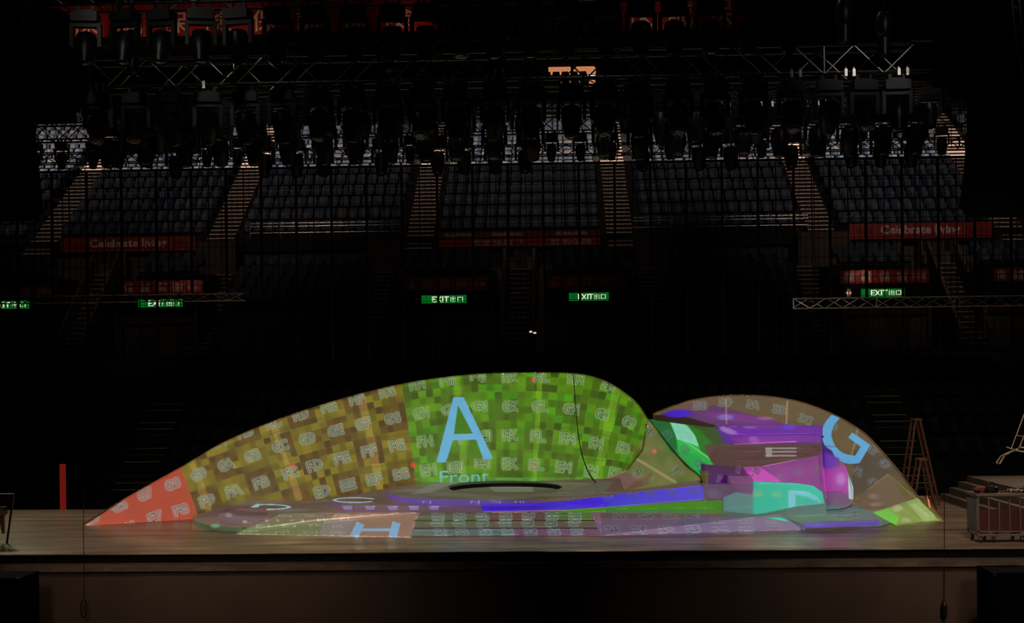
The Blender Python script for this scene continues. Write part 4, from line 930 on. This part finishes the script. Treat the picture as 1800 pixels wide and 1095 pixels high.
for (a, b), l in zip(cstairs, ('left', 'centre', 'right')):
    x0, x1 = X_(a+14, 520, 49), X_(b-14, 520, 49)
    stairs(x0+.15, x1-.15, 50.6, zc, 46.7, WALK_Z, 17, l+' broad stairs up to the concourse doors', True)
    t = struct(empty('door_'+str(('left', 'centre', 'right').index(l)+1), ((x0+x1)/2, 51.4, zc)), 'concourse doorway at the head of the '+l+' stairs')
    MB().box(x0, 50.6, zc-1.5, x1, 51.4, zc).build('landing', 'panel_grey', t)
    zd = Z_({'left': 225, 'centre': 912, 'right': 1670}[l], {'left': 445, 'centre': 436, 'right': 423}[l], 51.3)
    MB().box(x0-.1, 51.4, zc, x1+.1, 51.56, zd).build('back', 'wall_dark', t)
    w = x1-x0
    for k, (p, q) in enumerate(((.0, .06), (.36, .42), (.70, .75), (.94, 1.0))): MB().box(x0+w*p, 51.3, zc+.001, x0+w*q, 51.39, zd).build('frame_post', 'panel_grey', t)
    MB().box(x0+w*.42, 51.33, zc+.001, x0+w*.70, 51.37, zd-.06).build('door_leaf', 'maroon' if l != 'left' else 'black_metal', t)
    for p, q in ((.06, .36), (.75, .94)): MB().box(x0+w*p, 51.34, zc+.001, x0+w*q, 51.38, zc+.55).build('low_panel', 'panel_grey', t)
    MB().box(x0+w*.50, 51.31, zc+1.1, x0+w*.56, 51.329, zc+1.25).build('notice', 'nosing_dull', t)
for (a, b), l in zip(mstairs, ('far left', 'left', 'right', 'far right')):
    x0, x1 = mx(a+3), mx(b-3)
    stairs(x0, x1, 51.0, ztier(476, 51.0), 46.8, WALK_Z, 18, l+' narrow aisle stairs in the middle tier', False)
    struct(MB().box(X_(a+8, 450, 51.3)-.2, 51.3, ztier(476, 51.0), X_(b+14, 450, 51.3), 51.5, up_z0-.02).build('trim_'+str(2+('far left', 'left', 'right', 'far right').index(l)), 'panel_brown'), 'ribbed brown wall panel above the '+l+' stairs')
# wall between mid tier and upper tier
struct(MB().box(XL, 51.96, WALK_Z, XR, 51.995, up_z0-.32).build('wall_concourse', 'panel_grey'), 'dim ribbed concourse wall under the upper tier')
struct(MB().box(XL-6, 51.72, up_z0-.42, XR+6, 51.95, up_z0+.06).build('trim_6', 'black'), 'black front edge of the upper tier')
# upper tier seats
ORD = 'first second third fourth fifth sixth seventh eighth ninth tenth'.split()
blk = ['far left edge block', 'block left of the second aisle', 'left centre block', 'centre block', 'right centre block', 'block right of the fifth aisle', 'far right edge block']
edges_u = [(XL-5, UA[0][0])]+[(UA[i][1], UA[i+1][0]) for i in range(5)]+[(UA[5][1], XR+5)]
for k in range(UP_N):
    for (x0, x1), l in zip(edges_u, blk):
        row(x0, x1, UP_Y+k*RUN+.15, up_z0+k*RISE, f'folding seat, upper tier {ORD[min(k, 9)]} row, {l}', f'upper tier {ORD[min(k, 9)]} row seats, {l}')
stf.build('upper_seats', ('seat_grey', 'seat_blue', 'black_metal'), 'rows of blue and grey folding seats high in the upper tier', 'seats')
# lower bank seats (nearly black) and aisles
LA = [(X_(238, 730, 43), X_(306, 730, 43)), (X_(1534, 730, 43), X_(1602, 730, 43))]
mats_l = [mm_ for mm_ in (seat_me['dark'],)]
stl = Stuff(); nl = 0
segs = [(-14, LA[0][0], 'left section'), (LA[0][1], LA[1][0], 'middle section'), (LA[1][1], 15.5, 'right section')]
for k in list(range(LO_N)):
    y = LO_Y+k*LO_RUN+.3; z_ = lo_z0+k*LO_RISE
    for x0, x1, l in segs:
        n = int((x1-x0-.2)/.56); s0 = (x0+x1)/2-(n-1)*.28
        for i in range(n):
            x = s0+i*.56; okf, u_, v_ = inframe(x, y, z_+.6)
            if not okf: continue
            hid = (v_ > 700 and 620 < u_ < 1480) or (v_ > 790 and 380 < u_ < 1560)
            if hid: continue
            if nl < 300: place_seat(x, y, z_, 'black', f'faint folding seat in a shaded tone, lower bank {ORD[k]} row, {l}', f'lower bank {ORD[k]} row seats, {l}', 'telescopic_seat'); nl += 1
            else: stl.add(x, y, z_, False)
if stl.t: stl.build('lower_seats', ('seat_shaded', 'seat_shaded', 'black_metal'), 'shade-darkened folding seats in the top rows of the lower bank', 'seats')
for i, (xa_, xb_) in enumerate(LA):
    t = struct(empty('aisle_stairs', ((xa_+xb_)/2, LO_Y, lo_z0)), ('left', 'right')[i]+' aisle stairs of the dark lower bank'); s = MB(); nn = MB()
    for k in range(LO_N*3):
        y = LO_Y+k*LO_RUN/3-.5; z_ = lo_z0-RISE+(k+1)*LO_RISE/3; s.box(xa_, y, z_-.22, xb_, y+LO_RUN/3+.3, z_)
        if k % 4 != 3: nn.box(xa_+.05, y-.012, z_-.02, xb_-.05, y+.03, z_+.006)
    s.build('treads', 'concrete', t); nn.build('nosings', 'nosing_dull', t)
# guard rails in front of the upper tier blocks
for (a, b, l) in ((440, 705, 'left'), (1112, 1420, 'right')):
    x0, x1 = X_(a, 405, 51.7), X_(b, 405, 51.7); t = empty('guard_rail', ((x0+x1)/2, 51.7, up_z0)); tag(t, f'thin metal guard rail along the front of the upper tier, {l} of centre', 'railing')
    for z_ in (.30, .55, .68): MB().tube([Vector((x0, 51.66, up_z0+z_)), Vector((x1, 51.66, up_z0+z_))], .016, 6).build('rail', 'rail', t)
    n = int((x1-x0)/1.2)
    for k in range(n+1): MB().bar((x0+(x1-x0)*k/n, 51.68, up_z0+.06), (x0+(x1-x0)*k/n, 51.68, up_z0+.68), .014, 6).build('post', 'rail', t)
    for k in range(4): MB().bar((x0+(x1-x0)*(.45+k*.12), 51.64, up_z0+.55), (x0+(x1-x0)*(.45+k*.12)+.25, 51.64, up_z0+.3), .01, 4).build('brace', 'rail', t)
# ---- banners
def banner(a, b, yt, yb_, Y, label, face_m, parts, txt_m='banner_text'):
    x0, x1 = X_(a, (yt+yb_)/2, Y), X_(b, (yt+yb_)/2, Y); z1, z0 = Z_((a+b)/2, yt, Y), Z_((a+b)/2, yb_, Y)
    t = empty('banner', ((x0+x1)/2, Y, z0)); tag(t, label, 'banner')
    MB().box(x0, Y-.02, z0, x1, Y, z1).build('cloth', face_m, t)
    H = z1-z0
    for (txt, c, fh, fw, m_, dz) in parts:
        mb = MB(); text_mb(mb, txt, x0+(x1-x0)*c, z0+H*(.5+dz), Y-.026, H*fh, (x1-x0)*fw if fw else None)
        if mb.v: mb.build('lettering' if m_ != 'banner_mark' else 'mark', m_ or txt_m, t)
def marks(a): return [('>|<', a, .55, .06, 'banner_mark', 0)]
banner(108, 343, 416.5, 442, 51.70, 'long red banner reading Celebrate living, left side under the upper tier', 'banner_red', [('Celebrate living', .50, .72, .57, None, 0), ('●●●', .12, .30, .12, 'banner_mark', 0), ('●●●', .90, .30, .10, 'banner_mark', 0)])
banner(1493, 1743, 391.5, 419, 51.70, 'long bright red banner reading Celebrate living, right side under the upper tier', 'banner_red', [('Celebrate living', .50, .72, .56, None, 0), ('●●●', .11, .30, .12, 'banner_mark', 0), ('●●●', .90, .30, .12, 'banner_mark', 0)])
banner(772, 1055, 419, 433, 51.70, 'narrow red banner with two groups of characters over the central doors', 'banner_red', [('豐衛保險', .33, .72, .26, 'banner_text_dim', 0), ('豐衛保險', .82, .72, .26, 'banner_text_dim', 0)])
banner(772, 1055, 406, 417, 51.70, 'upper dim strip of the central red banner', 'banner_dim', [('保誠保險', .12, .6, .2, 'banner_text_dim', 0), ('保誠保險', .42, .6, .2, 'banner_text_dim', 0), ('保誠保險', .82, .6, .2, 'banner_text_dim', 0)])
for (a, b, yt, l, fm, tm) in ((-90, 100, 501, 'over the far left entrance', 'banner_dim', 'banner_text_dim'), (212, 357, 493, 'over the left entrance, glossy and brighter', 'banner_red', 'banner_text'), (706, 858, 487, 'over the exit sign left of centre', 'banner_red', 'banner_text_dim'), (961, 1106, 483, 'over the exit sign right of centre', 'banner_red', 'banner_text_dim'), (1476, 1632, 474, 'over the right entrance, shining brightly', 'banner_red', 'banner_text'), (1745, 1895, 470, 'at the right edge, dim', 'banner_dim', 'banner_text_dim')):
    banner(a, b, yt, yt+24, 46.985, 'red banner with white Chinese characters '+l, fm, [('保', .10, .72, .12, tm, 0), ('誠', .30, .72, .12, tm, 0), ('保', .50, .72, .12, tm, 0), ('險', .70, .72, .12, tm, 0), ('保誠', .89, .5, .17, 'banner_text_dim', 0)])
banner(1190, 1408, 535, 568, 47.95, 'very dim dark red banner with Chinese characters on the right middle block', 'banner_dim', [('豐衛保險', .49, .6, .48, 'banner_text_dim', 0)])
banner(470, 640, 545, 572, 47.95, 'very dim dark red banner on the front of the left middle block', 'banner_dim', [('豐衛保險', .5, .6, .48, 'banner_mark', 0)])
banner(90, 760, 4, 61, 64, 'huge red fascia banner high behind the lamps, left half', 'banner_red', [(c, .09+i*.118, .66, .07, 'banner_text', -.08) for i, c in enumerate('保誠保險保誠保險')])
banner(1090, 1310, -20, 52, 64, 'red fascia banner high behind the lamps, right part', 'banner_red', [('保', .16, .7, .2, 'banner_text', -.1), ('誠', .48, .7, .2, 'banner_text', -.1), ('保', .8, .7, .2, 'banner_text', -.1)])
banner(760, 1090, 40, 56, 64, 'thin dark red fascia strip at the top centre', 'banner_dim', [])
# ---- exit signs
for (a, b, yt, l) in ((0-34, 52, 529, 'at the left edge'), (243, 321, 526, 'in the left entrance'), (741, 820, 519, 'left of the central stairs'), (1000, 1070, 514.5, 'right of the central stairs'), (1513, 1590, 507.5, 'in the right entrance')):
    Y = 46.9; x0, x1 = X_(a, yt, Y), X_(b, yt, Y); z1 = Z_((a+b)/2, yt, Y); z0 = z1-.285
    t = empty('exit_sign', ((x0+x1)/2, Y, z0)); tag(t, 'lit green exit sign with pale letters '+l, 'sign')
    MB().box(x0-.02, Y+.002, z0-.02, x1+.02, Y+.09, z1+.02).build('housing', 'black_metal', t); MB().box(x0, Y-.01, z0, x1, Y, z1).build('lit_panel', 'exit_green', t)
    mb = MB(); text_mb(mb, 'EXIT', x0+(x1-x0)*.42, (z0+z1)/2, Y-.014, .2, (x1-x0)*.38); mb.build('lettering', 'exit_text', t)
    mb = MB(); text_mb(mb, '出口', x0+(x1-x0)*.78, (z0+z1)/2, Y-.014, .2, (x1-x0)*.28); mb.build('lettering', 'exit_text', t)
# restroom man sign and tiny lights
x, y_ = X_(1492, 515, 46.9), 46.9; z_ = Z_(1492, 521, y_)
mb = MB().box(x-.05, y_-.01, z_, x+.05, y_, z_+.17).box(x-.09, y_-.01, z_+.09, x+.09, y_, z_+.17).lathe([(.02, -.005), (.045, 0), (.02, .005)], 10, Matrix.Translation((x, y_-.005, z_+.23)) @ Matrix.Rotation(R(90), 4, 'X'))
thing1(mb, 'washroom_sign', 'man_sign', 'tiny lit washroom figure left of the rightmost exit sign', 'sign')
for (a, b, l) in ((933, 583, 'left one of the pair of tiny white lights on the central stairs'), (940, 585, 'right one of the pair of tiny white lights on the central stairs')):
    c = at(a, b, 46.6); t = empty('step_light', c); tag(t, l, 'light')
    MB().box(c.x-.05, c.y, c.z-.03, c.x+.05, c.y+.05, c.z+.03).build('lens', 'lamp_white', t); MB().box(c.x-.06, c.y+.051, WALK_Z, c.x+.06, c.y+.09, c.z+.05).build('post', 'black_metal', t)
for i, (a, b) in enumerate(((732, 525), (1027, 520))):
    c = at(a, b, 46.95 if i == 0 else 49.0); thing1(MB().box(c.x-.05, c.y-.02, c.z-.06, c.x+.05, c.y, c.z+.06), 'alarm_box', 'red_glow', ('small dim red box beside the left central exit sign', 'small dim red box beside the central stairs')[i], 'alarm')
# glossy hot spots: small downlights over two banners
for (a, b, e, l) in ((523, 492, 26, 'right end of the left entrance banner'), (1521, 478, 60, 'left part of the right entrance banner')):
    a2 = 325 if a == 523 else a
    c = at(a2, b-12, 46.3); t = empty('banner_lamp', c); tag(t, 'small black lamp shining on the '+l, 'lamp')
    MB().lathe([(.05, .10), (.05, .0)], 12, Matrix.Translation(c)).build('can', 'black_metal', t); MB().bar(c+Vector((0, 0, .1)), c+Vector((0, .70, .12)), .012).build('arm', 'black_metal', t)
    sl = spot('banner_spot', c+Vector((0, 0, -.02)), at(a2, b+12, 46.95), e, (1, .8, .65), 120, .03, .8)
# ---- lit control room opening in the back wall
Yw = UPB+1.48
def wbox(a, b, yt, yb_, name, m, t, dy=0): return MB().box(X_(a, yt, Yw), Yw-.1-dy, Z_((a+b)/2, yb_, Yw), X_(b, yt, Yw), Yw-.02-dy, Z_((a+b)/2, yt, Yw)).build(name, m, t)
t = struct(empty('window_1', at(1005, 150, Yw)), 'warm lit control room window high in the back wall')
wbox(964, 1048, 118, 131, 'upper_pane', 'window_warm', t); wbox(964, 1046, 133.5, 136, 'tube_light', 'tube_light', t); wbox(964, 1046, 140, 170, 'lower_pane', 'window_warm', t)
wbox(1003, 1008, 118, 172, 'mullion', 'black', t, .1); wbox(960, 964, 116, 172, 'jamb', 'black', t, .1); wbox(1047, 1051, 116, 172, 'jamb', 'black', t, .1)

# ================================================================== HANGING SCREEN (strip curtain) AND RIGGING
YC = 38.0
px0 = -30; pw = X_(91, 400, YC)-X_(30, 400, YC)
x_first = X_(-31, 400, YC); ncol = 31
z_top = Z_(900, 291, YC); z_bot = Z_(900, 629, YC); hgt = z_top-z_bot
fr = MB(); fr.box(-.035, 0, 0, .035, .06, hgt); fr.box(pw/2-.012, 0, 0, pw/2+.012, .04, hgt)
nrow = int(hgt/pw*2)
for k in range(nrow+1): fr.box(.035, .005, k*hgt/nrow-.007, pw-.035, .02, k*hgt/nrow+.007)
fr_me = fr.mesh('frame', 'black')
stp = MB()
for k in range(1, 6):
    if k != 3: stp.box(k*pw/6-.005, 0, 0, k*pw/6+.005, .012, hgt)
stp_me = stp.mesh('strips', 'black'); gz_me = MB().box(.036, .025, .01, pw-.036, .028, hgt-.01).mesh('gauze', 'screen_gauze')
t = empty('strip_screen', (0, YC, z_bot)); tag(t, 'see-through black hanging strip screen in front of the seats', 'screen')
for i in range(ncol):
    o = local('panel', fr_me, t); o.location = (x_first+i*pw, 0, 0)
    o2 = local('strips', stp_me, o); o3 = local('gauze', gz_me, o)
MB().box(x_first-.1, YC-.04, z_top+.001, x_first+ncol*pw, YC+.08, z_top+.07).build('top_bar', 'black_metal', t)
# ---- trusses
def truss(xa_, xb_, Y, zc_, h, d, m, label, bay=.57, cm='truss_metal', nclamp=0, sag=0, rch=.026):
    t = empty('lighting_truss', ((xa_+xb_)/2, Y, zc_-h/2)); tag(t, label, 'truss')
    for dz in (-h/2, h/2):
        for dy in (-d/2, d/2): MB().bar((xa_, Y+dy, zc_+dz), (xb_, Y+dy, zc_+dz), rch, 8).build('chord', m, t)
    n = max(2, int((xb_-xa_)/bay)); st = (xb_-xa_)/n; rest = MB(); q = 0
    for k in range(n):
        s = 1 if k % 2 else -1
        p = MB().bar((xa_+k*st, Y-d/2, zc_-s*h/2), (xa_+(k+1)*st, Y-d/2, zc_+s*h/2), .016, 5)
        p2 = MB().bar((xa_+k*st, Y+d/2, zc_+s*h/2), (xa_+(k+1)*st, Y+d/2, zc_-s*h/2), .016, 5).bar((xa_+k*st, Y-d/2, zc_+h/2), (xa_+k*st, Y+d/2, zc_+h/2), .014, 5).bar((xa_+k*st, Y-d/2, zc_-h/2), (xa_+k*st, Y+d/2, zc_-h/2), .014, 5)
        p.build('brace', m, t); p2.build('back_brace', m, t)
        if k % 5 == 0: MB().bar((xa_+k*st, Y-d/2, zc_-h/2), (xa_+k*st, Y-d/2, zc_+h/2), .024, 6).build('upright', m, t)
    k = 4
    for i in range(k+1):
        x = xa_+.6+(xb_-xa_-1.2)*i/k; MB().bar((x, Y, zc_-h/2), (x, Y, 26.995), .011, 5).build('hoist_wire', 'black', t)
    return t
YT = 26.0
xt0, xt1 = X_(165, 130, YT), X_(1600, 115, YT)
zA = Z_(880, 122, YT)
truss(xt0, xt1, YT, zA, .56, .56, 'truss_metal', 'long black main lighting truss across the top of the picture')
YB2 = 36.5; 
truss(X_(30, 228, YB2), X_(1725, 205, YB2), YB2, Z_(900, 219, YB2), .46, .46, 'truss_metal', 'second lighting truss behind, half hidden by lamps', .5)
truss(X_(40, 270, 38), X_(1715, 248, 38), 38.3, Z_(900, 262, 38), .30, .30, 'black_metal', 'thin black truss just above the hanging screen', .42, rch=.02)
truss(X_(165, 160, 28), X_(1600, 140, 28), 29.5, Z_(900, 178, 29.5), .45, .45, 'black_metal', 'black truss behind the main one carrying the hanging lamps', .6)
truss(X_(-20, 524, 35), X_(430, 524, 35), 35, Z_(200, 525, 35), .19, .2, 'truss_silver', 'slim silver truss crossing behind the left half at exit sign height', .42, rch=.012)
truss(X_(1393, 531, 35), X_(1830, 531, 35), 35, Z_(1600, 531, 35), .26, .26, 'truss_silver', 'slim silver truss crossing below the right exit sign', .42, rch=.012)
truss(X_(80, -20, 25), X_(1500, -30, 25), 24.5, Z_(800, -22, 24.5), .5, .5, 'black_metal', 'black truss at the very top edge of the picture', .6)
zI0 = Z_(900, 178, 29.5)-.225
# clamps: pairs of bright pegs on the main truss
cl_me = MB().box(-.028, -.05, -.07, .028, .05, .07).bar((0, 0, .07), (0, 0, .11), .014, 6).mesh('clamp', 'clamp')
for i, (a, b) in enumerate(((167, 147), (180, 147), (346, 145), (359, 147), (690, 138), (703, 137), (781, 136), (795, 136), (854, 134), (932, 134), (946, 134), (1116, 131), (1129, 131), (1222, 125), (1259, 124), (1300, 122), (1314, 122), (1391, 121), (1406, 121), (1486, 117), (1500, 116), (1579, 115), (1594, 115))):
    o = link('pipe_clamp', cl_me, None, Vector((X_(a, b, YT-.33), YT-.345, zA-.28))); tag(o, 'bright metal pipe clamp on the bottom chord of the main truss', 'clamp', 'pipe clamps on the main truss')
for i, (a, b) in enumerate(((1269, 164), (1283, 164), (1338, 144), (1338, 151), (1358, 161), (1372, 161), (1438, 158), (1452, 158))):
    c = Vector((X_(a, b, 29.2), 29.235, zI0)); o = link('pipe_clamp', cl_me, None, c); o.scale = (.8, .8, .8); tag(o, 'small bright clamp among the hanging lamps right of centre', 'clamp', 'small clamps among the right lamps')
# ---- moving heads
def mh_parts(s, style):
    base = MB().box(-.24*s, -.17*s, -.02*s, .24*s, .17*s, -.2*s).box(-.2*s, -.13*s, .0, .2*s, .13*s, -.02*s)
    yoke = MB().box(-.27*s, -.07*s, -.21*s, .27*s, .07*s, -.29*s).box(-.29*s, -.06*s, -.22*s, -.22*s, .06*s, -.66*s).box(.22*s, -.06*s, -.22*s, .29*s, .06*s, -.66*s)
    head = MB().lathe([(.09*s, .22*s), (.17*s, .18*s), (.2*s, .05*s), (.2*s, -.12*s), (.16*s, -.26*s), (.14*s, -.40*s)], 16)
    lens = MB().lathe([(.12*s, -.401*s), (.10*s, -.43*s), (.04*s, -.445*s)], 16)
    clampm = MB().box(-.16*s, -.02*s, .02*s, .16*s, .02*s, .05*s).box(-.16*s, -.03*s, .001, -.1*s, .03*s, .12*s).box(.1*s, -.03*s, .001, .16*s, .03*s, .12*s)
    return base.mesh('base', 'black_metal'), yoke.mesh('yoke', 'black_metal'), head.mesh('head', 'black_metal', True), lens.mesh('lens', 'glass_lens', True), clampm.mesh('clamp', 'black_metal')
PB = {1.0: mh_parts(1.0, 0), 1.25: mh_parts(1.25, 0), .72: mh_parts(.72, 0)}
def head_lamp(px_, py_, Y, s, label, group, tilt=None):
    b, yk, hd, ln, cm = PB[s]; c = at(px_, py_, Y); t = empty('moving_head', c, random.uniform(-.5, .5)); tag(t, label, 'stage light', group)
    local('base', b, t); y = local('yoke', yk, t); h_ = local('head', hd, t); h_.location = (0, 0, -.6*s); h_.rotation_euler = (random.uniform(-.6, .6) if tilt is None else tilt, 0, 0)
    local('lens', ln, h_); local('clamp', cm, t)
def lamp_row(p0, p1, step, py, Y, ztop, s, label, group, tilt=None, skip=()):
    px_ = p0
    while px_ < p1:
        if not any(a_ < px_ < b_ for a_, b_ in skip):
            sc_ = s[random.randrange(len(s))]; x = X_(px_, py, Y)
            b, yk, hd, ln, cm = PB[sc_]; t = empty('moving_head', (x, Y, ztop-.121*sc_), random.uniform(-.25, .25)); tag(t, label, 'stage light', group)
            local('base', b, t); local('yoke', yk, t); h_ = local('head', hd, t); h_.location = (0, 0, -.6*sc_); h_.rotation_euler = (random.uniform(-.55, .55) if tilt is None else random.uniform(-tilt, tilt), 0, 0)
            local('lens', ln, h_); local('clamp', cm, t)
        px_ += step*random.uniform(1.0, 1.22)
lamp_row(172, 1600, 58, 152, YT-.28, zA-.302, (1.0, 1.0), 'black moving head lamp hanging from the main truss', 'moving heads on the main truss')
zI = Z_(900, 178, 29.5)-.225
lamp_row(190, 1640, 55, 190, 29.275, zI-.022, (1.0, 1.0), 'black moving head lamp under the inner truss', 'moving heads on the inner truss', None, ((955, 1052),))
zJ = Z_(900, 150, 33)
truss(X_(160, 150, 33), X_(1640, 150, 33), 33, zJ, .3, .3, 'black_metal', 'dark upper truss between the main and second trusses', .5, rch=.02)
lamp_row(170, 1640, 52, 160, 32.85, zJ-.167, (1.25, 1.0), 'black wide lamp on the dark upper truss', 'lamps on the dark upper truss', None, ((955, 1052),))
zB = Z_(900, 219, YB2)-.23
lamp_row(62, 1690, 46, 232, YB2-.23, zB-.022, (1.0, .72), 'dark lamp hanging low in front of the seats', 'low lamps over the hanging screen', .2)
lamp_row(150, 1440, 58, -12, 24.25, Z_(800, -22, 24.5)-.272, (1.0, 1.0), 'black moving head lamp hanging into the top edge of the picture', 'moving heads along the top edge', .3)
# black cable loops hanging from the low truss
lpm = MB().tube([Vector((.12*math.cos(a), 0, .42*math.sin(a))) for a in np.linspace(math.pi, 2*math.pi, 10)], .014, 5).mesh('loop', 'black')
for k, px_ in enumerate(range(60, 1700, 41)):
    o = link('cable_loop', lpm, None, Vector((X_(px_+random.uniform(-12, 12), 262, 38.15), 38.15, Z_(900, 262, 38)-.165))); o.scale = (1, 1, random.uniform(.6, 1.1)); tag(o, 'thin black cable loop hanging at the top of the screen', 'cable', 'cable loops over the hanging screen')
# chain motors + arched housings
for a, b, s_, l in ((233, 62, 1, 'at the left above the main truss'), (684, 58, 1, 'left of centre above the main truss'), (877, 88, .8, 'at the centre of the main truss'), (1065, 20, 1, 'right of centre near the top'), (1483, 8, 1, 'at the right near the top'), (1553, 30, 1, 'far right near the top')):
    c = at(a, b+10, YT-.62); t = empty('chain_motor', c); tag(t, 'black chain motor with a glinting bag '+l, 'motor')
    MB().lathe([(.13*s_, -.22), (.16*s_, -.1), (.16*s_, .1), (.1*s_, .2)], 14, Matrix.Translation(c) @ Matrix.Rotation(R(0), 4, 'Y')).build('housing', 'black_metal', t, True)
    MB().bar(c+Vector((0, 0, .2)), Vector((c.x, c.y, 26.99)), .012, 5).build('chain', 'truss_metal', t)
    MB().lathe([(.06, -.24), (.13*s_, -.30), (.12*s_, -.62), (.05, -.68)], 12, Matrix.Translation(c)).build('chain_bag', 'black_metal', t, True)
t = empty('bent_bar', at(1620, 74, YT)); tag(t, 'bright bent metal bar at the right end of the main truss', 'bar')
MB().tube([at(1601, 71, YT-.28), at(1612, 73.5, YT-.28), at(1641, 73, YT-.28)], .02, 6).build('bar', 'clamp', t); c = at(1602, 72, YT-.28); MB().bar(c, (c.x-.05, c.y, zA+.28), .015, 6).build('stem', 'black_metal', t)
# ---- line arrays: stacks of black cabinets on both sides
def array(px_, py0, Y, n, w, h, curve, label):
    top = at(px_, py0, Y); t = empty('line_array', top); tag(t, label, 'speaker')
    MB().box(top.x-w/2, top.y-.3, top.z+.02, top.x+w/2, top.y+.5, top.z+.12).build('bumper', 'matte_black', t)
    p = Vector(top); ang = 0
    for k in range(n):
        ang = curve*max(0, k-n*.4)/n; mm_ = Matrix.Translation(p) @ Matrix.Rotation(ang, 4, 'X')
        c = MB().box(-w/2, -.25, -h, w/2, .45, -.012, 0, mm_).build('cabinet', 'matte_black', t)
        MB().box(-w/2+.06, -.262, -h+.03, w/2-.06, -.251, -.04, 0, mm_).build('grille', 'matte_black', c)
        p = p+Matrix.Rotation(ang, 3, 'X') @ Vector((0, 0, -h))
array(74, 34, 24.0, 7, .86, .275, .5, 'left black line array of stacked speakers beside the lamps')
array(5, -30, 23.0, 14, .75, .30, .6, 'far left black line array at the picture edge')
array(1690, -20, 24.5, 6, .80, .30, .4, 'right black line array beside the main truss')
array(1762, -20, 23.0, 14, .98, .28, .9, 'tall black line array hanging at the right edge')
